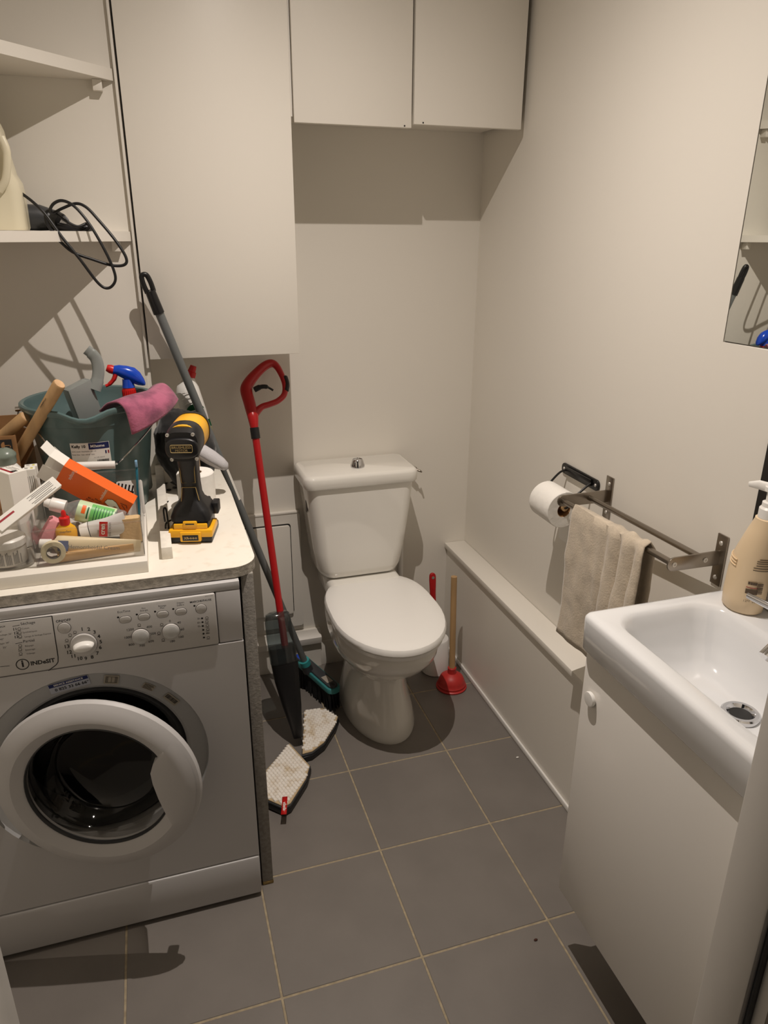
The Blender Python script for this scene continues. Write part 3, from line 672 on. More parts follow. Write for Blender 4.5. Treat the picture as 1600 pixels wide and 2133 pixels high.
# towel rail
tr = thing('towel_rail', 'brushed steel double-bar towel rail on the right wall', 'towel rail', (RW, 0.2, 0.95))
FA = (0.842, 0.400); BR = 0.0072; RZ = 0.952
for yy, xt in ((0.400, 0.842), (-0.010, 0.862)):
    MB().box((RW-0.0045, yy-0.014 if yy > 0.2 else yy-0.016, 0.889), (RW-0.0005, yy+0.016 if yy > 0.2 else yy+0.014, 1.004), 0.001).build('wall_plate', STEEL, tr)
    poly = [(RW-0.004, RZ-0.017), (RW-0.004, RZ+0.017)]
    for i in range(9):
        a = R(90+180*i/8); poly.append((xt+0.003+0.0155*math.cos(a), RZ+0.0155*math.sin(a)))
    am = MB().prism(poly, -0.002, 0.002, M=frame(Vector((0, yy, 0)), (1, 0, 0), (0, 0, 1)), bev=0.0005).build('arm', STEEL, tr)
    for xs in (xt+0.004, xt+0.082):
        MB().lathe([(0.0055, 0), (0.0055, 0.0016), (0.0025, 0.0016), (0.0022, 0.0004)], 18, frame(Vector((xs, yy-0.002, RZ)), (1, 0, 0), (0, 0, 1))).build('rivet', SCREWM, am)
    for zz in (0.985, 0.906):
        MB().sphere((RW-0.0052, yy, zz), 0.0052, None, 0.5, 1, 1, 8).build('screw', SCREWM, tr)
MB().cyl((0.846, 0.398, RZ), (0.866, -0.008, RZ), BR).build('front_bar', STEEL, tr)
MB().cyl((0.925, 0.398, RZ), (0.944, -0.008, RZ), BR).build('rear_bar', STEEL, tr)
# towel over the front bar
def bar_x(y): return lerp(0.846, 0.866, (0.398-y)/0.406)
rows = []
N, MM = 64, 46
for i in range(N+1):
    s_ = i/N; y = lerp(0.338, 0.068, s_); row = []
    Lf = lerp(0.362, 0.38, s_); Lb = 0.385
    bunch = max(0.0, min(1.0, (s_-0.42)/0.25))
    for j in range(MM+1):
        t = j/MM*(Lf+Lb)-Lb                       # <0 behind the bar, >0 in front
        x0 = bar_x(y); r_ = BR+0.0035
        w = (noise.noise(Vector((y*14, t*9, 1.3)))*0.007+noise.noise(Vector((y*34+t*22, t*20-y*10, 4.1)))*0.0035)*min(1, abs(t)*8)
        ph = s_*34
        fold = bunch*math.sin(ph)*0.011*min(1, 0.35+abs(t)*4) + (1-bunch)*math.sin(s_*9+0.8)*0.006*min(1, abs(t)*3)
        if t > 0.016:
            p_ = Vector((x0-r_-0.02*(t-0.016)-fold-w, y+0.012*bunch*math.sin(ph+1.2)*min(1, t*5), RZ-(t-0.016)))
        elif t < -0.016:
            p_ = Vector((x0+r_+0.006-0.6*fold*0.5+w*0.5, y, RZ-(-t-0.016)))
        else:
            a = PI*(0.5+0.5*t/0.016)
            p_ = Vector((x0-r_*math.cos(PI-a)*-1*-1 if False else x0+r_*math.cos(a), y, RZ+r_*math.sin(a)+0.0008))
            p_.z += bunch*0.003*(1+math.sin(ph))
        row.append(p_)
    rows.append(row)
tw = MB().grid(rows).build('towel', LINEN, None, angle=80)
sm = tw.modifiers.new('thickness', 'SOLIDIFY'); sm.thickness = 0.003; sm.offset = 1
tag(tw, 'beige linen towel draped over the front bar of the towel rail', 'towel')
# toilet paper holder on the wall
hp_ = thing('paper_holder', 'black wall bracket with wire arms holding the toilet paper', 'paper holder', (RW, 0.54, 0.96))
MB().prism(rrp(0, 0, 0.0945, 0.0155, 0.013, 5), 0, 0.006, M=frame(Vector((RW-0.0003, 0.5395, 0.962)), (0, -1, 0), (0, 0, 1)), bev=0.0015).box((RW-0.014, 0.475, 0.9535), (RW-0.006, 0.604, 0.9735), 0.003).build('bracket', BLACKM, hp_)
for yy in (0.459, 0.620): MB().sphere((RW-0.0065, yy, 0.962), 0.0048, None, 0.5, 1, 1, 8).build('screw', SCREWM, hp_)
RX, RZ2 = 0.906, 0.892
MB().tube(spline([(RW-0.01, 0.475, 0.963), (0.955, 0.474, 0.950), (0.925, 0.474, 0.925), (RX+0.004, 0.474, 0.902), (RX, 0.482, 0.896), (RX, 0.50, 0.896)], 6), 0.0032, 8).build('wire_arm', BLACKM, hp_)
MB().tube(spline([(RW-0.01, 0.603, 0.963), (0.955, 0.605, 0.955), (0.925, 0.605, 0.925), (RX+0.004, 0.605, 0.902), (RX, 0.597, 0.896), (RX, 0.58, 0.896)], 6), 0.0032, 8).build('wire_arm', BLACKM, hp_)
MB().cyl((RX, 0.481, 0.896), (RX, 0.598, 0.896), 0.0095, None, 16).build('wooden_core', WOOD, hp_)
AY = Matrix.Rotation(PI/2, 4, 'X')
tpw = thing('toilet_roll', 'white toilet paper roll hanging on the black wall holder, sheet unrolled behind', 'toilet roll', (RX, 0.54, 0.84))
RM = Matrix.Translation((RX, 0.589, 0.8885)) @ AY
MB().lathe([(0.0205, 0.0), (0.050, 0.0), (0.0515, 0.002), (0.0515, 0.102), (0.050, 0.104), (0.0205, 0.104), (0.0205, 0.0)], 48, RM, False, False).build('paper', PAPERR, tpw)
MB().lathe([(0.0200, 0.001), (0.0200, 0.103), (0.0188, 0.103), (0.0188, 0.001), (0.0200, 0.001)], 32, RM, False, False).build('card_tube', KRAFT, tpw)
sheet = [[Vector((RX+0.0515*math.cos(a)+0.0004, y, 0.8885+0.0515*math.sin(a))) for y in (0.485, 0.537, 0.589)] for a in [R(90-i*15) for i in range(7)]]
sheet += [[Vector((RX+0.0519+0.012*math.sin(t*3), y, 0.8885-t)) for y in (0.485, 0.537, 0.589)] for t in (0.03, 0.08, 0.13)]
MB().grid(sheet).build('hanging_sheet', PAPERR, tpw)

# ================================================================== THINGS ON THE FLOOR
# plunger
pb = FL(940, 1430); pb.y -= 0.0
pl = thing('plunger', 'red rubber plunger with pale wooden handle beside the toilet', 'plunger', pb)
PT = Matrix.Translation((pb.x, pb.y, 0))
MB().lathe([(0.048, 0.0008), (0.056, 0.001), (0.0575, 0.006), (0.053, 0.009), (0.052, 0.013), (0.0535, 0.017), (0.050, 0.021), (0.049, 0.030), (0.042, 0.046), (0.030, 0.056), (0.0165, 0.062), (0.0155, 0.080), (0.0165, 0.083), (0.0140, 0.086)], 40, PT).build('rubber_cup', REDR, pl)
ht = PY(946, 1201, pb.y+0.012)
MB().cyl((pb.x, pb.y, 0.083), ht, 0.0112, 0.0108).build('handle', WOOD, pl)
# toilet brush
tb = FL(908, 1398); tb.y += 0.01
br = thing('toilet_brush', 'white toilet brush holder with red handle behind the toilet', 'toilet brush', tb)
MB().lathe([(0.050, 0.001), (0.053, 0.004), (0.050, 0.14), (0.047, 0.145)], 32, Matrix.Translation((tb.x, tb.y, 0))).build('holder', WHITEP, br)
hb0 = PY(901, 1194, tb.y+0.03)
MB().tube([(tb.x, tb.y, 0.14), lerp(Vector((tb.x, tb.y, 0.14)), hb0, 0.5), lerp(Vector((tb.x, tb.y, 0.14)), hb0, 0.78)], [0.007, 0.007, 0.009], 12).build('stem', RED, br)
hd = (hb0-Vector((tb.x, tb.y, 0.14))).normalized(); M = frame(hb0, (1, 0, 0), hd)
bladep = [(-0.009, -0.125), (0.009, -0.125), (0.0125, -0.03), (0.0120, -0.012)] + [(0.0115*math.cos(R(20*i)), -0.010+0.0115*math.sin(R(20*i))) for i in range(10)] + [(-0.0120, -0.012), (-0.0125, -0.03)]
MB().prism(bladep, -0.006, 0.006, M=M, bev=0.003).build('handle', RED, br)
MB().cyl(M @ Vector((0, -0.016, 0.0055)), M @ Vector((0, -0.016, 0.0072)), 0.0055).build('hanging_hole', mat('hole_grey', '8C867C', 0.8), br)

# spray mop
mop = thing('spray_mop', 'red spray mop with loop handle and smoked bottle leaning on the wall', 'mop', FL(622, 1560))
m0 = Vector((0.203, 0.835, 0.035)); m1 = PY(529, 884, 1.125); md = (m1-m0).normalized()
def mp(t): return m0+md*t
LM = (m1-m0).length
MB().tube([mp(0.30), mp(LM-0.012)], 0.0115, 16, flat=0.9).build('shaft', RED, mop)
MB().tube([mp(LM-0.045), mp(LM-0.010)], 0.0145, 16).build('collar', BLACKP, mop)
lpx = [(527, 868), (520, 840), (513, 812), (520, 795), (536, 776), (552, 762), (566, 757), (577, 764), (588, 784), (594, 804), (592, 822), (579, 835), (562, 842), (545, 848), (531, 862)]
def lyv(v): return 1.130+(870-v)/115*0.135
lY = 1.19
lp = [PY(u, v, lyv(v)) for u, v in lpx]
rad = [0.0175, 0.019, 0.0195, 0.018, 0.0155, 0.0145, 0.0135, 0.011, 0.0095, 0.0095, 0.0095, 0.0095, 0.0095, 0.0100, 0.0135]
lps = spline(lp, 6); rads = []
for i in range(len(lps)):
    t = i/6; k = min(int(t), len(rad)-2); rads.append(lerp(rad[k], rad[k+1], t-k))
MB().tube([mp(LM-0.012)]+lps, [0.0125]+rads, 14).build('loop_handle', RED, mop, angle=60)
MB().tube(spline([PY(530, 812, lY-0.004), PY(543, 806, lY-0.008), PY(556, 806, lY-0.012), PY(569, 813, lY-0.014)], 5), [0.009]*5+[0.007]*6+[0.0035]*5, 10).build('trigger', BLACKP, mop)
g = [PY(593, 783, lyv(783)-0.004), PY(598, 800, lyv(800)-0.004), PY(596, 816, lyv(816)-0.004)]
MB().tube(spline(g, 5), [0.004]*1+[0.0085]*9+[0.004], 10).build('grip_pad', BLACKP, mop)
side = md.cross(Vector((0, -1, 0.35))).normalized(); fwd = side.cross(md)
if fwd.y > 0: fwd = -fwd
def mring(t, w, d, off=0.0, dx=0.0, n=24, sq=3.2):
    c = mp(t)+fwd*off+side*dx; out = []
    for i in range(n):
        a = 2*PI*i/n
        out.append(c+side*(w*math.copysign(abs(math.cos(a))**(2/sq), math.cos(a)))+fwd*(d*math.copysign(abs(math.sin(a))**(2/sq), math.sin(a))))
    return out
sg = 1 if side.x > 0 else -1
MB().loft([mring(0.0, 0.016, 0.014, 0, 0), mring(0.03, 0.020, 0.018, 0, 0), mring(0.12, 0.032, 0.024, 0.004, -0.006*sg), mring(0.20, 0.040, 0.028, 0.006, -0.010*sg), mring(0.262, 0.044, 0.030, 0.006, -0.010*sg)]).build('body', BLACKP, mop, angle=60)
MB().loft([mring(0.263, 0.0435, 0.0295, 0.008, -0.012*sg), mring(0.34, 0.044, 0.030, 0.010, -0.013*sg), mring(0.40, 0.042, 0.029, 0.011, -0.013*sg), mring(0.424, 0.038, 0.026, 0.011, -0.012*sg), mring(0.430, 0.028, 0.018, 0.011, -0.010*sg)]).build('bottle', SMOKE, mop, angle=60)
MB().loft([mring(0.266, 0.040, 0.026, 0.008, -0.012*sg), mring(0.315, 0.0405, 0.0265, 0.009, -0.0125*sg)]).build('liquid', clear('teal_liquid', (0.18, 0.27, 0.28), 0.1, 0.05, milk=0.03), mop, angle=60)
def pad(pxs, ztop, zt, name):
    """microfibre head: photo outline laid at height ztop"""
    pts = [FL(u, v, ztop) for u, v in pxs]
    for p in pts: p.x = max(p.x, 0.037)
    c = sum(pts, Vector())/len(pts)
    base = MB().prism([(p.x, p.y) for p in pts], 0.004, ztop-0.014, bev=0.004).build(name+'_plate', BLACKP, mop)
    MB().prism([(lerp(c.x, p.x, 0.985), lerp(c.y, p.y, 0.985)) for p in pts], ztop-0.0135, ztop-0.006, bev=0.002).build(name+'_edge', DARKP, mop)
    pd = MB().prism([(lerp(c.x, p.x, 0.95), lerp(c.y, p.y, 0.95)) for p in pts], ztop-0.006, ztop-0.001, bev=0.002).build(name+'_pad', TERRYB, mop)
    # little raised loops in rows
    e0 = (pts[1]-pts[0]).normalized(); e1 = Vector((-e0.y, e0.x, 0)); tuft = MB()
    import itertools
    poly = [(lerp(c.x, p.x, 0.9), lerp(c.y, p.y, 0.9)) for p in pts]
    def inside(x, y):
        ins = False
        for i in range(len(poly)):
            x1, y1 = poly[i]; x2, y2 = poly[i-1]
            if (y1 > y) != (y2 > y) and x < (x2-x1)*(y-y1)/(y2-y1)+x1: ins = not ins
        return ins
    for i in range(-16, 17):
        for j in range(-14, 15):
            q = c+e0*(i*0.0135+(0.0067 if j % 2 else 0))+e1*(j*0.0105)
            if inside(q.x, q.y):
                Mt = frame(Vector((q.x, q.y, ztop-0.0012)), e0, e1)
                h = 0.0042+random.random()*0.0012
                tuft.loft([rr(0, 0, 0.0066, 0.0051, 0.002, 0, 2), rr(0, 0, 0.0064, 0.0049, 0.002, h*0.7, 2), rr(0, 0, 0.0046, 0.0032, 0.002, h, 2)], False, True, True, Mt)
    tuft.build('tufts', TERRY, pd, angle=70)['kind'] = 'stuff'
    return pd
pad([(604, 1544), (648, 1592), (640, 1620), (606, 1674), (592, 1682), (530, 1660), (528, 1626)], 0.036, 0, 'near')
pad([(632, 1478), (672, 1472), (706, 1490), (700, 1508), (676, 1546), (650, 1566), (628, 1572)], 0.036, 0, 'far')
tgq = [FL(588, 1660, 0.045), FL(599, 1659, 0.045), FL(598, 1678, 0.043), FL(587, 1680, 0.043), FL(585, 1697, 0.040), FL(597, 1696, 0.040)]
tgm = MB().add(tgq, [(0, 1, 2, 3), (3, 2, 5, 4)]); tg = tgm.build('brand_tag', REDB, mop); sm = tg.modifiers.new('thickness', 'SOLIDIFY'); sm.thickness = 0.0008; sm.offset = 0
M = frame((tgq[2]+tgq[3])/2+Vector((0, -0.0012, 0.0008)), tgq[1]-tgq[0], tgq[1]-tgq[5])
MB().text('vileda', 0.0135, M @ Matrix.Rotation(-PI/2, 4, 'Z'), bold=0.02).build('tag_lettering', PAPER, tg, smooth=False)

# broom
bo0 = FL(622, 1368, 0.092); bo1 = FL(697, 1434, 0.092)
bh = thing('broom', 'grey broom with teal-edged head leaning against the tall cabinet', 'broom', ((bo0.x+bo1.x)/2, (bo0.y+bo1.y)/2, 0))
bc_ = (bo0+bo1)/2; bd = (bo1-bo0).normalized(); bn = Vector((0, 0, 1)); bl = (bo1-bo0).length/2+0.012
BMt = frame(bc_, bd, bn.cross(bd))
MB().prism(rrp(0, 0, bl, 0.026, 0.024, 6), -0.016, 0.004, M=BMt, bev=0.003).build('head_block', mat('broom_teal', '3D8A8A', 0.45), bh)
MB().prism(rrp(0, 0, bl-0.008, 0.019, 0.018, 6), 0.002, 0.011, M=BMt, bev=0.003).build('head_top', DARKP, bh)
MB().prism(rrp(-bl+0.045, 0, 0.035, 0.015, 0.010, 4), 0.011, 0.0116, M=BMt).build('blue_sticker', BLUE, bh)
MB().prism(rrp(-bl+0.078, 0, 0.010, 0.010, 0.002, 2), 0.0112, 0.0118, M=BMt).build('price_sticker', PAPER, bh)
MB().prism(rrp(bl-0.062, 0, 0.022, 0.012, 0.002, 2), 0.0112, 0.0118, M=BMt).build('barcode_sticker', mat('dull_sticker', 'A59C90', 0.6), bh)
MB().prism(rrp(bl-0.024, 0, 0.009, 0.005, 0.004, 4), 0.0108, 0.0114, M=BMt).build('hanging_slot', INK, bh)
brs = MB()
for i in range(46):
    for j in range(5):
        x = lerp(-bl+0.012, bl-0.012, (i+random.random()*0.6)/46); y = lerp(-0.018, 0.018, j/4)
        top = BMt @ Vector((x, y, -0.015)); bot = Vector((top.x+random.uniform(-.006, .006)+bd.x*x*0.12, top.y+random.uniform(-.006, .006)+(j-2)*0.004, 0.001+random.random()*0.006))
        brs.tube([top, bot], [0.0042, 0.0024], 5)
brs.build('bristles', mat('black_bristle', '0C0C0D', 0.7), bh)['kind'] = 'stuff'
s0 = FL(642, 1396, 0.096)
tipv = PY(296, 566, 0.945); sd = (tipv-s0).normalized()
MB().cyl(s0-sd*0.004, s0+sd*0.05, 0.020, 0.017).build('socket', DARKP, bh)
MB().cyl(s0+sd*0.030, s0+sd*0.052, 0.0195).build('socket_ring', TEAL, bh)
LB = (tipv-s0).length
MB().cyl(s0+sd*0.03, s0+sd*(LB-0.09), 0.0118).build('stick', GREYSH, bh)
M = frame(s0+sd*(LB-0.05), (1, 0, sd.x*-1), sd)
gp = [(-0.0145, -0.062), (0.0145, -0.062), (0.0145, 0.02)] + [(0.0145*math.cos(R(15*i)), 0.030+0.017*math.sin(R(15*i))) for i in range(13)] + [(-0.0145, 0.02)]
gm = MB().tube([M @ Vector((0, -0.062, 0)), M @ Vector((0, 0.000, 0))], [0.0148, 0.0135], 16)
gm.tube(spline([M @ Vector((0.0085, -0.004, 0)), M @ Vector((0.0095, 0.02, 0)), M @ Vector((0.006, 0.040, 0)), M @ Vector((-0.006, 0.040, 0)), M @ Vector((-0.0095, 0.02, 0)), M @ Vector((-0.0085, -0.004, 0))], 5), 0.0066, 12)
gm.build('grip', BLACKP, bh, angle=50)
M2 = frame(s0+sd*(LB*0.60)+Vector((0.006, -0.0115, 0)), sd, (0, -1, 0)) 
MB().box((-0.09, -0.0005, -0.004), (0.02, 0.0006, 0.004), M=frame(s0+sd*(LB*0.575)+Vector((0.0075, -0.0094, 0.002)), sd, (-0.6, 0.8, 0))).build('stick_label', PAPER, bh)
# crumbs on the floor
for u, v, m_ in ((1078, 1578, PAPER), (1116, 1958, mat('brown_crumb', '4A2A1C', 0.8))):
    c = FL(u, v, 0.001)
    MB().sphere(c+Vector((0, 0, 0.0012)), 0.0042, None, 1.2, 0.7, 0.5, 6).build('crumb', m_)
    o = bpy.data.objects['crumb' if 'crumb.001' not in bpy.data.objects else 'crumb.001']
    tag(o, 'tiny white crumb on the floor tile near the boxing' if m_ is PAPER else 'tiny dark brown crumb on the floor tile near the vanity', 'crumb', 'crumbs on the floor')

# ================================================================== ON THE COUNTER
BT = 0.951                                     # top of the loose white board
wbd = MB().box((-0.69, 0.330, CT+0.0003), (-0.182, 0.64, BT), 0.0012).build('loose_board', LAM)
tag(wbd, 'loose white shelf board lying on the worktop under the organiser', 'board')
bat = MB().box((-0.153, 0.386, CT+0.0003), (-0.130, 1.06, CT+0.028), 0.001).build('batten', mat('white_painted_batten', 'EFE9DD', 0.6, var=(60, 0.12)))
tag(bat, 'white painted wooden batten lying on the worktop beside the drill', 'batten')

# clear organiser tray, two steps
org = thing('organiser_tray', 'clear plastic organiser tray full of medicine on the loose board', 'organiser', (-0.29, 0.48, BT))
ox0, ox1, oy0, oy1, ym = -0.398, -0.186, 0.358, 0.630, 0.470
w_ = 0.002; zb = BT+0.0005
MB().box((ox0, oy0, zb), (ox1, oy1, zb+0.0025)).build('floor', CLEARP, org)
MB().box((ox0, oy0, zb+0.0026), (ox1, oy0+w_, zb+0.078), 0.0006).build('front_wall', CLEARP, org)
MB().box((ox0, ym, zb+0.0026), (ox1, ym+w_, zb+0.036), 0.0006).build('divider', CLEARP, org)
MB().box((ox0, oy1-w_, zb+0.0026), (ox1, oy1, zb+0.110), 0.0006).build('back_wall', CLEARP, org)
for x in (ox0, ox1-w_):
    MB().prism([(oy0+w_, zb+0.0026), (oy1-w_, zb+0.0026), (oy1-w_, zb+0.110), (ym+0.03, zb+0.110), (ym, zb+0.078), (oy0+w_, zb+0.078)], x, x+w_, M=skM).build('side_wall', CLEARP, org)
rim = MB().box((ox0-0.002, oy0-0.002, zb+0.0782), (ox1+0.002, oy0+0.0035, zb+0.0805), 0.0006)
rim.build('front_rim', CLEARP, org)
MB().box((ox0-0.002, oy1-0.0035, zb+0.1102), (ox1+0.002, oy1+0.002, zb+0.1125), 0.0006).build('back_rim', CLEARP, org)
ZF = zb+0.0028
# clear cup on the left
cup = thing('clear_cup', 'clear plastic cup holding medicine boxes, left of the organiser tray', 'cup', (-0.452, 0.41, BT))
cc = (-0.454, 0.412)
MB().loft([rr(cc[0], cc[1], 0.048, 0.050, 0.03, z, 6) for z in (BT+0.0005, BT+0.0035)] + [rr(cc[0], cc[1], 0.052, 0.054, 0.032, z, 6) for z in (BT+0.01, BT+0.095)] + [rr(cc[0], cc[1], 0.050, 0.052, 0.031, z, 6) for z in (BT+0.095, BT+0.010)] + [rr(cc[0], cc[1], 0.046, 0.048, 0.03, BT+0.004, 6)]).build('wall', CLEARP, cup, angle=50)
tb_ = thing('plastic_tub', 'white printed plastic tub with lid inside the clear cup', 'tub', (-0.456, 0.40, BT+0.005))
MB().lathe([(0.036, 0.956), (0.038, 0.959), (0.038, 0.995)], 32, Matrix.Translation((-0.456, 0.402, 0))).build('body', mat('translucent_white', 'D9D4CB', 0.4), tb_)
MB().lathe([(0.040, 0.9955), (0.040, 1.008), (0.037, 1.011), (0.010, 1.012)], 32, Matrix.Translation((-0.456, 0.402, 0))).build('lid', WHITEP, tb_)
pr = MB(); 
for k in range(26):
    a = R(-150+k*4.4)
    if k % 5 == 4: continue
    c = Vector((-0.456+0.0383*math.cos(a), 0.402+0.0383*math.sin(a), 0))
    M = frame(c, (-math.sin(a), math.cos(a), 0), (0, 0, 1)); pr.box((-0.0009, 0.961, 0), (0.0007, 0.985+0.004*math.sin(k*1.7), 0.0002), M=M)
pr.build('label_print', INKG, tb_)['kind'] = 'stuff'
# ---- cartons
def carton(name, label, c, x, y, dims, m=PAPER, group='medicine cartons by the organiser'):
    """box centred at c, local axes x (width), y (length/up), z = thickness"""
    M = frame(Vector(c), x, y)
    o = thing(name, label, 'box', Vector(c)-M.to_3x3() @ Vector((0, dims[1]/2, 0)), group=group)
    b_ = MB().box((-dims[0]/2, -dims[1]/2, -dims[2]/2), (dims[0]/2, dims[1]/2, dims[2]/2), 0.0008, 1, M=M).build('carton', m, o)
    return o, M
def lines(o, M, face, specs, m=INKG, name='print'):
    """specs: (x0,x1,y,h) bars on a local face; face = 'front'(+z) 'top'(+y) 'right'(+x) with half-depth"""
    b_ = MB(); f, d_ = face
    F = {'front': Matrix.Translation((0, 0, d_)), 'top': Matrix.Translation((0, d_, 0)) @ Matrix.Rotation(-PI/2, 4, 'X'), 'right': Matrix.Translation((d_, 0, 0)) @ Matrix.Rotation(PI/2, 4, 'Y'), 'left': Matrix.Translation((-d_, 0, 0)) @ Matrix.Rotation(-PI/2, 4, 'Y')}[f]
    for x0, x1, y, h in specs: b_.box((x0, y-h/2, 0.0001), (x1, y+h/2, 0.0003), M=M @ F)
    p_ = b_.build(name, m, o); p_['kind'] = 'stuff'
    return p_
bb, M = carton('medicine_box', 'large white medicine box with red stripe and green leaf in the clear cup', (-0.440, 0.500, 1.0385), (0.80, 0.60, 0.0), (-0.0, 0.0, 1.0), (0.040, 0.170, 0.056))
lines(bb, M, ('top', 0.085), [(-0.012, -0.006, 0, 0.05)], REDINK, 'red_stripe')
lines(bb, M, ('top', 0.085), [(0.002, 0.003, 0, 0.045), (0.007, 0.008, 0.004, 0.034), (0.011, 0.012, 0.0, 0.030)], INKG)
MB().text('Bi', 0.016, M @ Matrix.Translation((-0.002, 0.0855, 0.018)) @ Matrix.Rotation(-PI/2, 4, 'X') @ Matrix.Rotation(0, 4, 'Z'), bold=0.04).build('brand_lettering', INK, bb, smooth=False)
leaf = MB()
for k, (x, y, s_) in enumerate(((0.012, -0.045, 1.0), (0.004, -0.055, 0.8), (0.018, -0.058, 0.7))):
    pl_ = [(x+s_*0.006*math.sin(PI*i/8), y+s_*0.03*(i/8-0.5)) for i in range(9)]+[(x-s_*0.006*math.sin(PI*i/8), y+s_*0.03*(i/8-0.5)) for i in range(7, 0, -1)]
    leaf.prism(pl_, 0, 0.0002, M=M @ Matrix.Translation((0.0202, 0, 0)) @ Matrix.Rotation(PI/2, 4, 'Y') @ Matrix.Rotation(0.3, 4, 'Z'))
leaf.build('leaf_print', mat('leaf_green', '5F7A66', 0.6), bb)['kind'] = 'stuff'
for k in range(2):
    o, M = carton('medicine_box', ('small white medicine box, front one of two standing side by side behind the cup', 'small white medicine box, rear one of two standing side by side behind the cup')[k], (-0.416+0.001*k, 0.572+0.024*k, 1.0275), (0.95, 0.1, 0), (0.0, 0.0, 1), (0.026, 0.150, 0.020))
    lines(o, M, ('top', 0.075), [(0.003, 0.008, 0.0, 0.008)], YELINK, 'yellow_mark'); lines(o, M, ('top', 0.075), [(-0.009, -0.002, 0.004, 0.001), (-0.009, -0.003, 0.001, 0.001), (-0.009, -0.002, -0.003, 0.001)])
    lines(o, M, ('front', 0.010), [(-0.009, -0.0075, 0.03, 0.06), (-0.005, -0.0042, 0.034, 0.05), (-0.001, 0.0, 0.03, 0.058), (0.003, 0.004, 0.036, 0.046), (0.007, 0.008, 0.03, 0.06)])
hi = PY(96, 1012, 0.43); lo_ = PY(28, 1083, 0.375)
sl, M = carton('medicine_box', 'long white medicine box with red stripe leaning across the clear cup', lerp(lo_, hi, 0.42)+Vector((0, 0.004, 0)), Vector((0.55, -0.30, -0.62)), (hi-lo_), (0.026, 0.150, 0.017))
lines(sl, M, ('front', 0.0085), [(-0.0065, -0.0025, -0.048, 0.036)], REDINK, 'red_stripe')
lines(sl, M, ('front', 0.0085), [(x, x+0.0011, 0.034+d_, 0.058-abs(d_)*2) for x, d_ in ((-0.009, 0), (-0.006, 0.004), (-0.003, 0.0), (0.001, 0.006), (0.005, -0.004), (0.008, 0.002))])
lines(sl, M, ('top', 0.075), [(-0.009, -0.003, 0, 0.010), (0.000, 0.003, 0, 0.010), (0.006, 0.009, 0, 0.010)])
# roll-on bottle
ro = PY(20, 975, 0.50)
rol = thing('dropper_bottle', 'white bottle with grey-green domed cap behind the medicine boxes', 'bottle', (ro.x, 0.60, BT))
RT = Matrix.Translation((ro.x-0.006, 0.600, BT+0.0003)) @ Matrix.Rotation(R(-6), 4, 'Y')
MB().lathe([(0.026, 0), (0.028, 0.004), (0.028, 0.125), (0.025, 0.145), (0.018, 0.158), (0.016, 0.166)], 28, RT).build('body', WHITEP, rol)
MB().lathe([(0.0215, 0.160), (0.0225, 0.172), (0.0245, 0.175), (0.0245, 0.180), (0.019, 0.188), (0.010, 0.194), (0.004, 0.195), (0.003, 0.192)], 28, RT).build('cap', mat('sage_cap', '7C877C', 0.3), rol)
# ---- orange carton, open end up-left
A = PY(150, 992, 0.53); B = PY(250, 1050, 0.515)
oy = (A-B).normalized()
ob = thing('orange_carton', 'orange printed carton with torn white flaps lying on the organiser', 'box', B-Vector((0, 0, 0.02)))
M = frame(lerp(A, B, 0.5), (0.42, -0.28, 0.66), oy)     # x: across, y: along toward the open end
OW, OL, OD = 0.058, 0.165, 0.034
t_ = 0.0012
MB().box((-OW/2, -OL/2, OD/2-t_), (OW/2, OL/2, OD/2), M=M).box((-OW/2, -OL/2, -OD/2), (OW/2, OL/2, -OD/2+t_), M=M).box((-OW/2, -OL/2, -OD/2+t_), (-OW/2+t_, OL/2, OD/2-t_), M=M).box((OW/2-t_, -OL/2, -OD/2+t_), (OW/2, OL/2, OD/2-t_), M=M).box((-OW/2+t_, -OL/2, -OD/2+t_), (OW/2-t_, -OL/2+t_, OD/2-t_), M=M).build('carton', ORANGE, ob, smooth=False)
fl_ = MB()
def flap(p0, p1, out, L_, bend):
    q0, q1 = Vector(p0), Vector(p1); o1 = Vector((0, 1, 0))*L_*0.6+Vector(out)*0.004; o2 = Vector((0, 1, 0))*L_+Vector(out)*bend
    return MB().grid([[M @ q0, M @ q1], [M @ (q0+o1), M @ (q1+o1)], [M @ (q0+o2), M @ (q1+o2)]])
h = OL/2
for nm, args in (('front_flap', (((-OW/2, h, OD/2), (OW/2*0.3, h, OD/2), (0, 0, 1), 0.038, 0.004))), ('back_flap', ((OW/2, h, -OD/2), (-OW/2, h, -OD/2), (0, 0, -1), 0.040, 0.010)), ('lower_flap', ((-OW/2, h, -OD/2), (-OW/2, h, OD/2), (-1, 0, 0), 0.036, 0.002)), ('upper_flap', ((OW/2, h, OD/2), (OW/2, h, -OD/2), (1, 0, 0.2), 0.058, 0.014))):
    o = flap(*args).build(nm, PAPER, ob, smooth=False); sm = o.modifiers.new('thickness', 'SOLIDIFY'); sm.thickness = 0.0008
pw = MB(); pk = MB()
TF = M @ Matrix.Translation((0, 0, OD/2+0.0004))                        # broad face
TS = M @ Matrix.Translation((OW/2+0.0004, 0, 0)) @ Matrix.Rotation(PI/2, 4, 'Y')   # upper narrow face
pw.text('Tenspix', 0.012, TF @ Matrix.Translation((0.019, 0.058, 0)) @ Matrix.Rotation(-PI, 4, 'Z') @ Matrix.Rotation(PI/2*0, 4, 'Z'), sx=0.8)
pw.text('multident', 0.011, TF @ Matrix.Translation((0.012, -0.018, 0)) @ Matrix.Rotation(0, 4, 'Z'), sx=0.75)
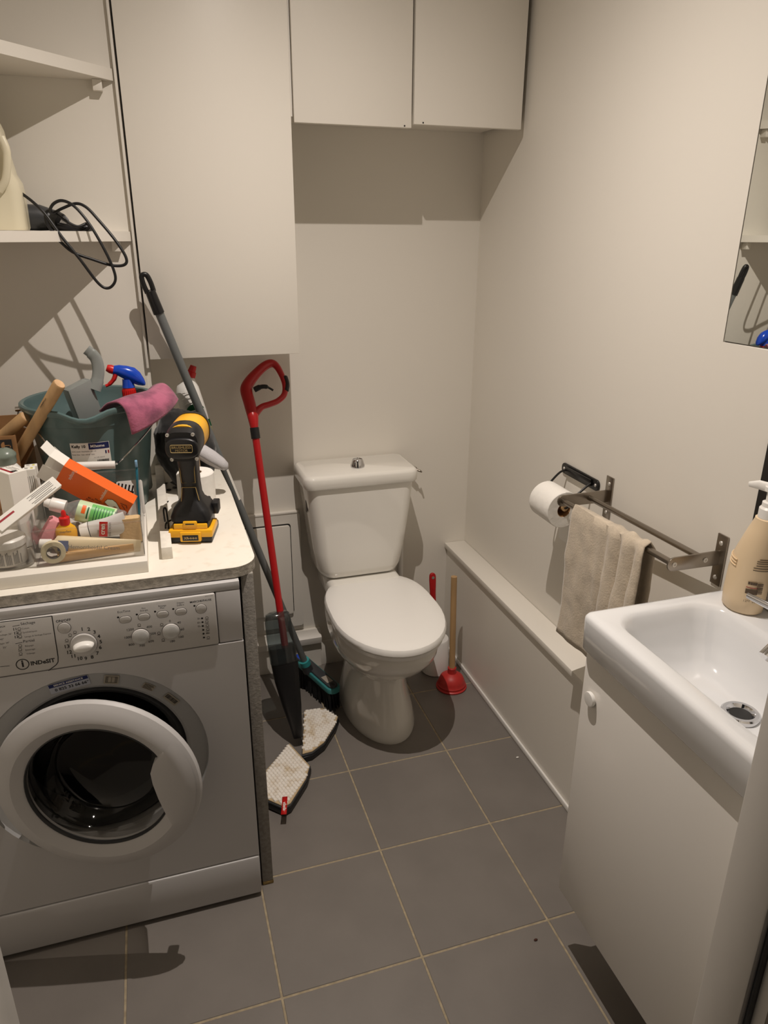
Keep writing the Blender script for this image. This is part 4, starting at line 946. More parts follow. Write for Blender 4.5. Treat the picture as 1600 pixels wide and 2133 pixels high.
# abstract white figure with black outline
fig = [(-0.004, -0.028), (0.006, -0.030), (0.012, -0.040), (0.010, -0.050), (0.004, -0.058), (-0.004, -0.068), (-0.002, -0.052), (-0.010, -0.046), (-0.008, -0.036)]
pw.prism(fig, 0, 0.0002, M=TF)
pw.prism([(-0.022, -0.034), (-0.016, -0.032), (-0.010, -0.052), (-0.016, -0.054)], 0, 0.0002, M=TF)
for i in range(len(fig)):
    a, b_ = Vector((*fig[i], 0.0003)), Vector((*fig[(i+1) % len(fig)], 0.0003)); d_ = (b_-a).normalized(); n_ = Vector((-d_.y, d_.x, 0))*0.0005
    pk.add([a+n_, a-n_, b_-n_, b_+n_], [(0, 1, 2, 3)], TF)
for x0, y0, x1, y1 in ((0.012, -0.062, 0.004, -0.074), (0.014, -0.058, 0.016, -0.072), (0.016, -0.072, 0.010, -0.076)):
    a, b_ = Vector((x0, y0, 0.0003)), Vector((x1, y1, 0.0003)); d_ = (b_-a).normalized(); n_ = Vector((-d_.y, d_.x, 0))*0.0006
    pk.add([a+n_, a-n_, b_-n_, b_+n_], [(0, 1, 2, 3)], TF)
TL = M @ Matrix.Translation((-OW/2-0.0004, 0, 0)) @ Matrix.Rotation(-PI/2, 4, 'Y')
for k, s_ in enumerate(('Dressing aid with Dosage 1', 'BIS EN CAOUTCHOUC', 'Allergan 10x')):
    pk.text(s_, 0.0065, TF @ Matrix.Translation((-0.021+k*0.006, -0.02, 0)) @ Matrix.Rotation(PI/2, 4, 'Z') @ Matrix.Rotation(PI, 4, 'Z'), sx=0.8)
pw.build('white_print', PAPER, ob, smooth=False)['kind'] = 'stuff'; pk.build('black_print', INK, ob, smooth=False)['kind'] = 'stuff'
# ---- saline bottle lying down
a = PY(92, 1046, 0.478); b = PY(259, 1086, 0.452); ax_ = (b-a).normalized()
sb = thing('saline_bottle', 'clear saline bottle with white nozzle cap and green label, lying in the organiser', 'bottle', lerp(a, b, 0.5)-Vector((0, 0, 0.025)))
SM_ = frame(a, Vector((0, 0, 1)).cross(ax_), ax_.cross(Vector((0, 0, 1)).cross(ax_)))
SL = (b-a).length
MB().lathe([(0.006, 0.0), (0.0085, 0.001), (0.0105, 0.012), (0.0145, 0.014), (0.0150, 0.043), (0.0145, 0.044)], 28, SM_).build('cap', WHITEP, sb)
MB().lathe([(0.0115, 0.044), (0.0115, 0.048), (0.020, 0.060), (0.0235, 0.068), (0.0235, SL-0.005), (0.021, SL), (0.001, SL)], 36, SM_, False, False).build('body', BOTTLECLEAR, sb, angle=50)
MB().lathe([(0.0238, 0.070), (0.0238, SL-0.020)], 40, SM_, False, False).build('label', mat('pale_green_label', 'C9DDB5', 0.35), sb)
gp_ = MB(); op_ = MB(); kp_ = MB()
def cyl_patch(mb, a0, a1, z0, z1, r):
    n = 10
    mb.loft([[Vector((r*math.cos(R(lerp(a0, a1, i/n))), r*math.sin(R(lerp(a0, a1, i/n))), z)) for i in range(n+1)] for z in (z0, z1)], False, False, False, SM_)
cdir = (Vector(CAM)-a); cdir = SM_.to_3x3().inverted() @ cdir; ca = math.degrees(math.atan2(cdir.y, cdir.x))
cyl_patch(gp_, ca-60, ca+70, 0.098, SL-0.024, 0.0240); gp_.build('green_panel', GREENL, sb)
cyl_patch(op_, ca-35, ca+10, 0.080, 0.088, 0.0241); op_.build('orange_panel', ORANGE, sb)
for k in range(9): cyl_patch(kp_, ca-45+(k % 3)*4, ca+40-(k % 2)*9, 0.106+k*0.0058, 0.1075+k*0.0058, 0.02425)
cyl_patch(kp_, ca-30, ca+35, 0.0915, 0.0945, 0.0242)
kp_.build('print_lines', GREENINK, sb)['kind'] = 'stuff'
# ---- yellow bottle, red nozzle
yb = PY(136, 1100, 0.425)
ylo = thing('yellow_bottle', 'yellow bottle with red nozzle cap standing in the organiser', 'bottle', (yb.x, 0.432, ZF))
YT = Matrix.Translation((yb.x, 0.432, ZF)) @ Matrix.Diagonal((1.2, 0.8, 1, 1))
MB().lathe([(0.016, 0), (0.018, 0.003), (0.018, 0.045), (0.016, 0.052), (0.010, 0.059), (0.009, 0.062)], 28, YT).build('body', YEL, ylo)
MB().lathe([(0.0105, 0.059), (0.0110, 0.074), (0.010, 0.0755), (0.0055, 0.077), (0.005, 0.086), (0.003, 0.0905), (0.001, 0.091)], 24, Matrix.Translation((yb.x, 0.432, ZF))).build('nozzle_cap', REDB, ylo)
MB().text('merfen', 0.008, Matrix.Translation((yb.x, 0.432-0.0147, ZF+0.047)) @ XZ).build('lettering', NAVY, ylo, smooth=False)
# ---- pink foam
pk_ = PY(97, 1090, 0.44)
o = MB().loft([rr(0, 0, 0.016, 0.016, 0.006, z, 4) for z in (-0.03, 0.02)]+[rr(0.001, 0, 0.013, 0.013, 0.006, 0.025, 4)], M=Matrix.Translation((pk_.x+0.006, 0.452, 0.998)) @ Matrix.Rotation(R(35), 4, 'Y')).build('foam_block', PINK)
tag(o, 'pink foam block leaning in the organiser next to the yellow bottle', 'foam block')
# ---- white tube with red logo
wt = thing('white_tube', 'white ointment tube with red printed band standing behind the cream tube', 'tube', (-0.265, 0.44, ZF))
TT = Matrix.Translation((-0.266, 0.437, ZF)) @ Matrix.Rotation(R(-9), 4, 'Y')
MB().loft([[Vector((w*math.cos(2*PI*i/24), d_*math.sin(2*PI*i/24), z)) for i in range(24)] for w, d_, z in ((0.018, 0.018, 0), (0.019, 0.019, 0.004), (0.021, 0.019, 0.018))], M=TT @ Matrix.Translation((-0.022, 0, 0.04)) @ Matrix.Rotation(R(90), 4, 'Y') @ Matrix.Translation((0, 0, -0.02))).build('cap', WHITEP, wt)
MB().loft([[Vector((w*math.cos(2*PI*i/28), d_*math.sin(2*PI*i/28), z)) for i in range(28)] for w, d_, z in ((0.021, 0.019, 0), (0.022, 0.0175, 0.03), (0.024, 0.010, 0.06), (0.025, 0.002, 0.075))], M=TT @ Matrix.Translation((-0.022, 0, 0.04)) @ Matrix.Rotation(R(90), 4, 'Y')).build('body', mat('pale_grey_tube', 'CFCCC8', 0.35), wt)
LMx = Matrix.Translation((-0.262, 0.4165, ZF+0.044)) @ Matrix.Rotation(R(8), 4, 'Y') @ XZ
MB().box((-0.013, -0.017, 0), (0.004, 0.017, 0.0004), M=LMx).build('red_band', REDB, wt)
MB().text('cren', 0.014, LMx @ Matrix.Translation((-0.006, 0, 0.0006)) @ Matrix.Rotation(PI/2, 4, 'Z'), bold=0.02).build('white_lettering', PAPER, wt, smooth=False)
MB().text('ING CREAM', 0.006, LMx @ Matrix.Translation((0.009, 0, 0.0004)) @ Matrix.Rotation(PI/2, 4, 'Z')).build('lettering', INK, wt, smooth=False)
# ---- bandage
o = MB().loft([rr(0, 0, 0.0235, 0.012, 0.008, z, 4) for z in (0, 0.056)], M=Matrix.Translation((-0.2135, 0.444, ZF))).build('bandage', BEIGE)
tag(o, 'rolled beige elastic bandage in the right corner of the organiser', 'bandage')
# ---- hemorrhoidal cream tube across the front
a = PY(82, 1132, 0.396); b = PY(293, 1142, 0.386); ax_ = (b-a).normalized()
ht_ = thing('cream_tube', 'cream-coloured ointment tube with white cap lying at the front of the organiser', 'tube', lerp(a, b, 0.5)-Vector((0, 0, 0.015)))
CM = frame(a, Vector((0, 0, 1)).cross(ax_), ax_.cross(Vector((0, 0, 1)).cross(ax_))); CL = (b-a).length
MB().lathe([(0.0085, 0), (0.0095, 0.001), (0.0105, 0.022), (0.0095, 0.0235)], 24, CM).build('cap', WHITEP, ht_)
MB().loft([[Vector((w*math.cos(2*PI*i/28), d_*math.sin(2*PI*i/28), z)) for i in range(28)] for w, d_, z in ((0.008, 0.008, 0.023), (0.009, 0.009, 0.028), (0.0165, 0.0185, 0.034), (0.0160, 0.0195, 0.045), (0.012, 0.0195, 0.10), (0.005, 0.0195, 0.165), (0.0012, 0.0195, CL-0.004), (0.0012, 0.0190, CL))], M=CM).build('body', mat('cream_tube_plastic', 'E5D3AE', 0.4), ht_, angle=60)
FM = frame(lerp(a, b, 0.55)+Vector((-0.004, -0.0205, 0.006)), ax_+Vector((0, 0.055, 0)), (0, 0.25, 1))
MB().text('Hemorrhoidal Cream', 0.0115, FM @ Matrix.Translation((0.002, 0, 0))).build('lettering', INKG, ht_, smooth=False)
MB().box((-0.068, -0.010, -0.0035), (-0.048, 0.012, -0.0031), M=FM).build('blue_square', mat('slate_print', '5A6488', 0.5), ht_)
# ---- long applicator under the cream tube, tape roll
o = MB().loft([rr(0, 0, 0.010, 0.006, 0.004, z, 4) for z in (0, 0.15)], M=frame(Vector((-0.358, 0.372, ZF+0.0085)), (0, 0, 1), Vector((0.17, 0.02, 0.01)).cross(Vector((0, 0, 1)))) ).build('blister_sleeve', mat('tan_sleeve', 'C79F6A', 0.5, var=(30, 0.1)))
tag(o, 'tan sleeve lying under the cream tube along the organiser front', 'sleeve')
tpo = thing('tape_roll', 'roll of pale medical tape standing in the organiser front corner', 'tape', (-0.367, 0.385, ZF))
TM = Matrix.Translation((-0.3655, 0.375, ZF+0.0242)) @ Matrix.Rotation(R(12), 4, 'Z') @ AY
MB().lathe([(0.014, 0), (0.0235, 0), (0.0235, 0.012), (0.014, 0.012), (0.014, 0)], 36, TM, False, False).build('tape', mat('tape_cream', 'DED4B4', 0.6), tpo)
MB().lathe([(0.0125, 0.0005), (0.0138, 0.0005), (0.0138, 0.0115), (0.0125, 0.0115), (0.0125, 0.0005)], 32, TM, False, False).build('core', INKG, tpo)
# ---- comb, card, toothbrush at the back
cb = thing('black_comb', 'black comb with wide teeth standing at the back of the organiser', 'comb', (-0.235, 0.575, ZF))
KM = Matrix.Translation((-0.238, 0.585, ZF+0.066)) @ Matrix.Rotation(R(16), 4, 'Y') @ XZ
MB().box((-0.030, -0.012, 0), (0.034, 0.012, 0.004), 0.001, M=KM).build('spine', BLACKP, cb)
for k in range(8): MB().box((-0.028+k*0.008, 0.0125, 0.0005), (-0.0245+k*0.008, 0.026, 0.0035), M=KM).build('tooth', BLACKP, cb)
MB().box((-0.004, -0.066, 0.001), (0.012, -0.012, 0.003), M=KM).build('handle', BLACKP, cb)
o = MB().prism(rrp(0, 0, 0.030, 0.042, 0.006, 4), 0, 0.002, M=Matrix.Translation((-0.212, 0.612, ZF+0.043)) @ Matrix.Rotation(R(-14), 4, 'X') @ XZ, bev=0.0005).build('white_card', mat('dull_white_card', 'D6D2CB', 0.5))
tag(o, 'rounded white plastic card standing behind the black comb', 'card')
tbr = thing('toothbrush', 'thin teal toothbrush standing in the back corner of the organiser', 'toothbrush', (-0.192, 0.60, ZF))
MB().tube([(-0.1965, 0.596, ZF+0.004), (-0.194, 0.605, ZF+0.06), (-0.1905, 0.612, ZF+0.12)], [0.003, 0.0035, 0.003], 10).build('stem', mat('teal_toothbrush', '2E7C92', 0.3), tbr)
MB().box((-0.1935, 0.606, ZF+0.1195), (-0.1875, 0.618, ZF+0.135), 0.0015).build('bristle_head', mat('blue_bristles', '7FA9C9', 0.6), tbr)
o = MB().tube(spline([(-0.345, 0.52, ZF+0.045), (-0.33, 0.56, ZF+0.052), (-0.305, 0.57, ZF+0.052), (-0.30, 0.54, ZF+0.047), (-0.33, 0.515, ZF+0.044)], 6), 0.003, 8).build('hair_tie', BLACKM); tag(o, 'black hair tie lying on boxes at the back of the organiser', 'hair tie')
o = MB().prism(rrp(0, 0, 0.034, 0.024, 0.006, 4), 0, 0.038, M=Matrix.Translation((-0.352, 0.52, ZF)), bev=0.003).build('soap_box', mat('dull_box', 'C9C3BA', 0.5)); tag(o, 'pale rounded plastic box under the saline bottle in the organiser', 'box')

# ================================================================== BUCKET AND WHAT IS IN IT
bx_, by_ = -0.288, 0.800
bk = thing('bucket', 'grey-green plastic bucket with white label and wire handle on the worktop', 'bucket', (bx_, by_, CT))
BTm = Matrix.Translation((bx_, by_, 0))
z0, z1 = CT+0.0005, 1.207
def br_(z): return lerp(0.112, 0.152, (z-z0)/(z1-z0))
def ringb(z, r, lip=0.0):
    out = []
    for j in range(64):
        a = 2*PI*j/64; d_ = abs((a-R(268)+PI) % (2*PI)-PI)
        k = max(0, 1-d_/0.42); k = k*k*(3-2*k)
        out.append(Vector((bx_+(r+lip*k*0.014)*math.cos(a), by_+(r+lip*k*0.014)*math.sin(a), z-lip*k*0.016)))
    return out
MB().loft([ringb(z0, 0.108), ringb(z0+0.004, 0.112), ringb(1.05, br_(1.05)), ringb(1.165, br_(1.165)), ringb(1.166, br_(1.165)+0.003), ringb(1.192, br_(1.19)+0.003, 0.5), ringb(1.194, 0.160, 1), ringb(1.200, 0.163, 1), ringb(1.2065, 0.162, 1), ringb(1.209, 0.157, 1), ringb(1.2065, 0.151, 1), ringb(1.195, 0.148, 0.6), ringb(1.165, 0.1445), ringb(1.163, 0.1425), ringb(1.05, br_(1.05)-0.003), ringb(z0+0.006, 0.108)]).build('tub', BUCK, bk, angle=40)
gr = [PY(152, 971, 0.640), PY(240, 968, 0.640)]
MB().cyl(gr[0], gr[1], 0.0095).build('grip', WHITEP, bk)
lw = spline([Vector((bx_-0.166, by_-0.004, 1.187)), Vector((bx_-0.167, by_-0.006, 1.150)), PY(80, 902, 0.70), PY(112, 945, 0.655), PY(140, 966, 0.642), gr[0]], 6)
rw_ = spline([gr[1], PY(248, 962, 0.642), PY(272, 938, 0.66), PY(310, 895, 0.71), Vector((bx_+0.164, by_-0.02, 1.165)), Vector((bx_+0.166, by_-0.004, 1.190))], 6)
MB().tube(lw, 0.0024, 8).build('wire', CHROME, bk); MB().tube(rw_, 0.0024, 8).build('wire', CHROME, bk)
for sx in (-1, 1): MB().cyl((bx_+sx*0.160, by_-0.004, 1.190), (bx_+sx*0.172, by_-0.004, 1.190), 0.006).build('pivot', CHROME if sx < 0 else BUCK, bk)
# label bent round the front
lab0 = PY(190, 950, 0.66); la = math.atan2(lab0.y-by_, lab0.x-bx_)
def lpt(x, z):
    """label local x (metres along the arc), z height"""
    r = br_(z)+0.0008; a = la+x/r
    return Vector((bx_+r*math.cos(a), by_+r*math.sin(a), z))
def lframe(x, z): 
    r = br_(z)+0.0011; a = la+x/r
    return frame(lpt(x, z)+Vector((math.cos(a), math.sin(a), 0))*0.0004, (-math.sin(a), math.cos(a), 0), (0.16*math.cos(a), 0.16*math.sin(a), 1))
def lrect(mb, x0, x1, za, zb_, dz=0.0, off=0.0):
    n = max(2, int((x1-x0)/0.006)); g = []
    for zz in (za, zb_):
        row = []
        for i in range(n+1):
            x = lerp(x0, x1, i/n); p_ = lpt(x, zz+dz*x); q = Vector((p_.x-bx_, p_.y-by_, 0)).normalized()*off
            row.append(p_+q)
        g.append(row)
    mb.grid(g)
lm = MB(); lrect(lm, -0.045, 0.044, 1.058, 1.128); lo2 = lm.build('label', PAPER, bk)
lm = MB(); lrect(lm, -0.003, 0.043, 1.111, 1.127, 0, 0.0002); lm.build('label_blue_band', NAVY, bk)
def bt(s_, x, z, size, m, nm, al='LEFT', bold=0.0, sx=1.0):
    """lettering bent round the bucket"""
    vs_, fs_ = text_data(s_, al, bold); mb = MB(); out = []
    for p_ in vs_:
        q = lpt(x+p_[0]*size*sx, z+p_[1]*size); d_ = Vector((q.x-bx_, q.y-by_, 0)).normalized(); out.append(q+d_*0.0005)
    mb.add(out, fs_); o_ = mb.build(nm, m, bk, smooth=False); return o_
bt('Kelly 10', -0.042, 1.119, 0.0098, INK, 'label_title', bold=0.03, sx=1.0); bt('M!home', 0.001, 1.119, 0.0095, PAPER, 'label_logo', bold=0.02)
bt('Secchio rotondo - Round bucket - Seau rond', -0.043, 1.1065, 0.0042, INK, 'label_text', sx=0.72); bt('Runder Eimer - Cubo redondo - Balde', -0.043, 1.0985, 0.0042, INK, 'label_text', sx=0.78)
bt('10 L', -0.041, 1.075, 0.013, INK, 'label_volume', bold=0.02); bt('Art. 11.2346 - 250.101.48', 0.006, 1.090, 0.0032, INK, 'label_text', sx=0.7)
lm = MB(); x = 0.012
while x < 0.038:
    w = random.choice((0.0005, 0.0009, 0.0014)); lrect(lm, x, x+w, 1.070, 1.084, 0, 0.0004); x += w+random.choice((0.0005, 0.0009))
lm.build('label_barcode', INK, bk)['kind'] = 'stuff'
for x0, x1, m_ in ((0.0325, 0.0355, NAVY), (0.0385, 0.0415, REDINK)):
    lm = MB(); lrect(lm, x0, x1, 1.098, 1.106, 0, 0.0004); lm.build('label_flag', m_, bk)
# dustpan scoop
dp = thing('dustpan', 'grey plastic dustpan with curved handle standing in the bucket', 'dustpan', (bx_+0.0, by_, CT+0.01))
GREYT = mat('translucent_grey_plastic', '8D928F', 0.3)
p_top = PY(197, 800, 0.815); DPM = frame(PY(176, 832, 0.80), Vector((0.62, 0.50, 0.22)), Vector((0.20, 0.10, 1.0)))
MB().box((-0.034, -0.11, -0.002), (0.034, 0.040, 0.002), 0.0015, M=DPM).build('pan', GREYT, dp)
MB().box((-0.034, -0.11, -0.022), (-0.030, 0.040, -0.0021), 0.001, M=DPM).build('side', GREYT, dp); MB().box((0.030, -0.11, -0.022), (0.034, 0.040, -0.0021), 0.001, M=DPM).build('side', GREYT, dp)
MB().box((-0.030, 0.034, -0.024), (0.030, 0.040, -0.0021), 0.001, M=DPM).build('back_wall', GREYT, dp)
MB().tube(spline([PY(196, 812, 0.815), PY(203, 790, 0.822), PY(205, 768, 0.826), PY(200, 748, 0.828), PY(190, 736, 0.828), PY(180, 728, 0.828)], 6), [0.016]*6+[0.0145]*19+[0.013]*6, 12, flat=0.45, up=(1, 0, 0)).build('handle', GREYT, dp, angle=60)
# spray bottle
sc = PY(268, 808, 0.865)
sy = thing('spray_bottle', 'spray bottle with blue trigger head and red nozzle standing in the bucket', 'spray bottle', (sc.x, 0.865, CT+0.01))
MB().lathe([(0.030, CT+0.012), (0.032, CT+0.018), (0.032, 1.12), (0.026, 1.155), (0.013, 1.18), (0.013, 1.20)], 28, Matrix.Translation((sc.x, 0.865, 0))).build('bottle', mat('pale_bottle', 'B9C4C2', 0.25), sy)
k = 20
rb_ = []
for i in range(24):
    rb_.append(None)
cap = MB().lathe([(0.0160, 1.188), (0.0165, 1.190), (0.0165, 1.212), (0.0150, 1.216)], 40, Matrix.Translation((sc.x, 0.865, 0)))
for i in range(20):
    a = 2*PI*i/20; cap.box((sc.x+0.0163*math.cos(a)-0.0012, 0.865+0.0163*math.sin(a)-0.0012, 1.191), (sc.x+0.0163*math.cos(a)+0.0012, 0.865+0.0163*math.sin(a)+0.0012, 1.211))
cap.build('collar', REDB, sy)
hd_ = [(236, 771, 0.0115, 0.012), (246, 771, 0.0135, 0.014), (262, 776, 0.0175, 0.016), (278, 782, 0.0200, 0.017), (290, 789, 0.0165, 0.015), (299, 796, 0.0090, 0.010), (303, 800, 0.003, 0.004)]
rings = []
for u, v, hz, hy in hd_:
    c = PY(u, v, 0.865); rings.append([c+Vector((0.25*hz*math.sin(2*PI*i/20), hy*math.cos(2*PI*i/20), hz*math.sin(2*PI*i/20))) for i in range(20)])
nk = PY(268, 790, 0.865)
MB().loft(rings).lathe([(0.0165, 1.2165), (0.0145, 1.225), (0.0135, 1.238)], 24, Matrix.Translation((sc.x, 0.865, 0))).build('trigger_head', BLUE, sy, angle=60)
c0, c1 = PY(222, 766, 0.865), PY(237, 771, 0.865)
MB().tube([c0, lerp(c0, c1, 0.5), c1], [0.0085, 0.0115, 0.0112], 12).build('nozzle', REDB, sy, angle=50)
MB().tube(spline([PY(241, 779, 0.863), PY(237, 790, 0.862), PY(228, 800, 0.861), PY(220, 804, 0.860)], 5), [0.006]*6+[0.0052]*5+[0.004]*5, 10, flat=1.6).build('trigger', REDB, sy)
# pink cloth over the rim
L0 = [PY(207, 856, 0.705), PY(224, 840, 0.676), PY(242, 836, 0.652), PY(258, 850, 0.636), PY(268, 875, 0.633), PY(275, 905, 0.636)]
L1 = [PY(285, 832, 0.79), PY(300, 818, 0.77), PY(318, 810, 0.745), PY(335, 822, 0.72), PY(346, 842, 0.700), PY(340, 868, 0.690)]
L2 = [PY(305, 815, 0.83), PY(322, 802, 0.815), PY(338, 800, 0.795), PY(352, 808, 0.775), PY(362, 818, 0.760), PY(371, 831, 0.745)]
S0, S1, S2 = spline(L0, 4), spline(L1, 4), spline(L2, 4); rows = []
for t in [i/14 for i in range(15)]:
    row = []
    for a_, b_, c_ in zip(S0, S1, S2):
        p_ = a_*((1-t)*(1-2*t))+b_*(4*t*(1-t))+c_*(t*(2*t-1))
        p_ += Vector((0, 0, 1))*noise.noise(p_*22)*0.004
        row.append(p_)
    rows.append(row)
o = MB().grid(rows).build('cleaning_cloth', PINKC, None, angle=80); sm = o.modifiers.new('thickness', 'SOLIDIFY'); sm.thickness = 0.004; sm.offset = 0
tag(o, 'stained pink cleaning cloth draped over the bucket rim', 'cloth')

# ================================================================== CARDBOARD BOX WITH HAMMER HANDLES
kb = thing('cardboard_box', 'open brown cardboard box left of the bucket', 'box', (-0.56, 0.78, CT))
kx0, kx1, ky0, ky1, kz = -0.70, -0.452, 0.690, 0.92, 1.150
MB().box((kx0, ky0, CT+0.0005), (kx1, ky0+0.004, kz)).build('front_wall', KRAFT, kb); MB().box((kx0, ky1-0.004, CT+0.0005), (kx1, ky1, kz)).build('back_wall', KRAFT, kb)
MB().box((kx1-0.004, ky0+0.004, CT+0.0005), (kx1, ky1-0.004, 1.06)).build('side_wall', KRAFT, kb); MB().box((kx0, ky0+0.004, CT+0.0005), (kx0+0.004, ky1-0.004, kz)).build('side_wall', KRAFT, kb)
MB().box((kx0+0.004, ky0+0.004, CT+0.0005), (kx1-0.004, ky1-0.004, CT+0.004)).build('bottom', KRAFT, kb)
MB().prism([(kx0, kz), (kx1+0.004, kz), (kx1-0.02, kz+0.078), (kx0, kz+0.085)], 0, 0.004, M=frame(Vector((0, ky1, 0)), (1, 0, 0), (0, 0.10, 1))).build('back_flap', KRAFT, kb)
fp_ = PY(40, 960, ky0-0.004)
MB().box((kx0, ky0-0.006, CT+0.05), (kx1-0.012, ky0-0.0005, kz-0.022), 0.001).build('folded_flap', KRAFT, kb)
um = MB(); us = FRM = frame(PY(12, 928, ky0-0.0066), (1, 0, 0), (0, 0, 1))
MB().box((-0.016, -0.014, 0), (0.014, 0.014, 0.0004), M=FRM).build('print_square', INK, kb)
arc = [(0.0, 0.0)]+[(0.009*math.sin(R(180-15*i))*-1+0.0, 0.009*math.cos(R(15*i))) for i in range(13)]
um.prism([(-0.002-0.008*math.sin(R(15*i)), 0.009*math.cos(R(15*i))) for i in range(13)], 0.0005, 0.0007, M=FRM).box((-0.002, -0.0009, 0.0005), (0.010, 0.0009, 0.0007), M=FRM).box((0.0085, -0.0055, 0.0005), (0.0102, 0.0009, 0.0007), M=FRM)
um.build('umbrella_symbol', KRAFT, kb)
def handle(label, tip, base, r):
    o_ = thing('wooden_handle', label, 'handle', base, group='wooden tool handles in the cardboard box')
    d_ = (tip-base); MB().tube([base, lerp(base, tip, 0.5), tip-d_.normalized()*0.003, tip], [r*0.92, r*0.96, r, r*0.90], 24, flat=0.85).build('shaft', WOOD, o_)
    MB().tube([tip-d_.normalized()*0.0005, tip+d_.normalized()*0.0006], [r*0.88, r*0.86], 24, flat=0.85).build('end_face', WOODE, o_)
    return o_, d_
t1 = PY(124, 799, 0.632); b1 = PY(36, 950, 0.735); b1 = t1+(b1-t1)*1.15
o, d_ = handle('longer pale wooden handle with black lettering leaning out of the cardboard box', t1, b1, 0.0145)
sdx = d_.normalized(); mid = t1-sdx*0.062
HM = frame(mid+Vector((-0.0115, -0.0085, 0.0)), sdx, Vector((0.5, -0.6, 0.6)))
MB().text('1000 g', 0.012, HM @ Matrix.Rotation(PI, 4, 'X'), bold=0.02).build('lettering', INK, o, smooth=False)
t2 = PY(53, 868, 0.715); b2 = PY(-20, 930, 0.76)
handle('shorter pale wooden handle leaning left out of the cardboard box', t2, t2+(b2-t2)*2.0, 0.0145)

# ================================================================== RIGHT END OF THE COUNTER
# cordless drill (local: origin at base, pointing +Y)
dl = thing('cordless_drill', 'yellow and black cordless drill standing on its battery on the worktop', 'drill', (-0.072, 0.515, CT), R(-14))
def lb_(mb, name, m, parent=None, angle=35): return mb.build(name, m, parent or dl, angle, local=True)
bat_ = lb_(MB().box((-0.047, -0.055, 0.0005), (0.047, 0.050, 0.018), 0.004, 3).box((-0.040, -0.050, 0.0175), (0.040, 0.046, 0.05), 0.004), 'battery', BLACKP)
lb_(MB().box((-0.050, -0.060, 0.016), (-0.018, 0.02, 0.036), 0.004).box((0.018, -0.060, 0.016), (0.050, 0.02, 0.036), 0.004).box((-0.022, -0.062, 0.008), (0.022, 0.0, 0.034), 0.003).box((-0.040, -0.054, 0.030), (0.040, -0.01, 0.046), 0.003).build('battery_shell', YEL, dl, local=True) if False else MB().box((-0.050, -0.060, 0.015), (0.050, 0.02, 0.034), 0.004).box((-0.024, -0.064, 0.006), (0.024, 0.0, 0.030), 0.003).box((-0.038, -0.055, 0.030), (0.038, -0.01, 0.047), 0.003), 'battery_shell', YEL)
lb_(MB().box((-0.018, -0.0652, 0.0095), (0.018, -0.0635, 0.0235), 0.0008), 'gauge_plate', BLACKP)
gm_ = Matrix.Translation((-0.009, -0.0658, 0.0165)) @ XZ
lb_(MB().text('XR', 0.008, gm_, bold=0.02).box((0.004, -0.0006, 0), (0.024, 0.0006, 0.0003), M=gm_).box((0.009, -0.002, 0), (0.011, 0.002, 0.0003), M=gm_).box((0.015, -0.002, 0), (0.017, 0.002, 0.0003), M=gm_).box((0.021, -0.002, 0), (0.023, 0.002, 0.0003), M=gm_), 'gauge_marks', mat('gold_print', 'B8A06A', 0.5)); bpy.data.objects['gauge_marks']['kind'] = 'stuff'
lb_(MB().box((-0.016, -0.058, 0.040), (0.016, -0.050, 0.054), 0.003), 'release_button', YEL)
lb_(MB().box((-0.010, -0.0586, 0.0465), (0.010, -0.0575, 0.0495), 0.0005), 'button_slot', BLACKP)
foot = MB().loft([rr(0, -0.002, 0.045, 0.050, 0.014, 0.051, 5), rr(0, -0.001, 0.046, 0.050, 0.016, 0.060, 5), rr(0, 0.0, 0.040, 0.046, 0.02, 0.076, 5), rr(0, -0.002, 0.026, 0.032, 0.016, 0.092, 5), rr(0, -0.002, 0.0215, 0.027, 0.014, 0.105, 5), rr(0, -0.003, 0.020, 0.0255, 0.013, 0.13, 5), rr(0, -0.006, 0.0205, 0.0265, 0.013, 0.155, 5), rr(0, -0.009, 0.0215, 0.028, 0.013, 0.18, 5), rr(0, -0.012, 0.0225, 0.030, 0.012, 0.202, 5)])
lb_(foot, 'grip', BLACKP, angle=60)
lb_(MB().box((-0.004, 0.030, 0.066), (0.034, 0.048, 0.080), 0.004).box((0.040, 0.004, 0.048), (0.056, 0.040, 0.076), 0.003), 'side_block', BLACKP)
lb_(MB().box((0.008, 0.020, 0.0735), (0.030, 0.040, 0.081), 0.003), 'lamp_cap', YEL)
# gold edge lines on the grip
gl_ = MB()
for pts in ([(-0.0185, 0.195), (-0.016, 0.170), (-0.0155, 0.138), (0.0155, 0.138), (0.016, 0.170), (0.0195, 0.192)], [(-0.020, 0.094), (-0.0155, 0.127), (0.0150, 0.127), (0.021, 0.096)]):
    gl_.tube([Vector((x, -0.0295-0.0065*max(0, (z-0.14))/0.08-(0.0035 if z < 0.11 else 0)*1.0+(0.002 if abs(x) > 0.016 else 0), z)) for x, z in pts], 0.0009, 6)
lb_(gl_, 'gold_piping', mat('gold_trim', 'B99C5E', 0.4)); bpy.data.objects['gold_piping']['kind'] = 'stuff'
HZ = 0.238
def hring(y, rx, rz, dz=0.0, sq=2.4, n=32):
    return [Vector((rx*math.copysign(abs(math.cos(2*PI*i/n))**(2/sq), math.cos(2*PI*i/n)), y, HZ+dz+rz*math.copysign(abs(math.sin(2*PI*i/n))**(2/sq), math.sin(2*PI*i/n)))) for i in range(n)]
lb_(MB().loft([hring(-0.040, 0.036, 0.036), hring(0.02, 0.040, 0.040), hring(0.06, 0.040, 0.040), hring(0.085, 0.034, 0.034)]), 'motor_housing', YEL, angle=60)
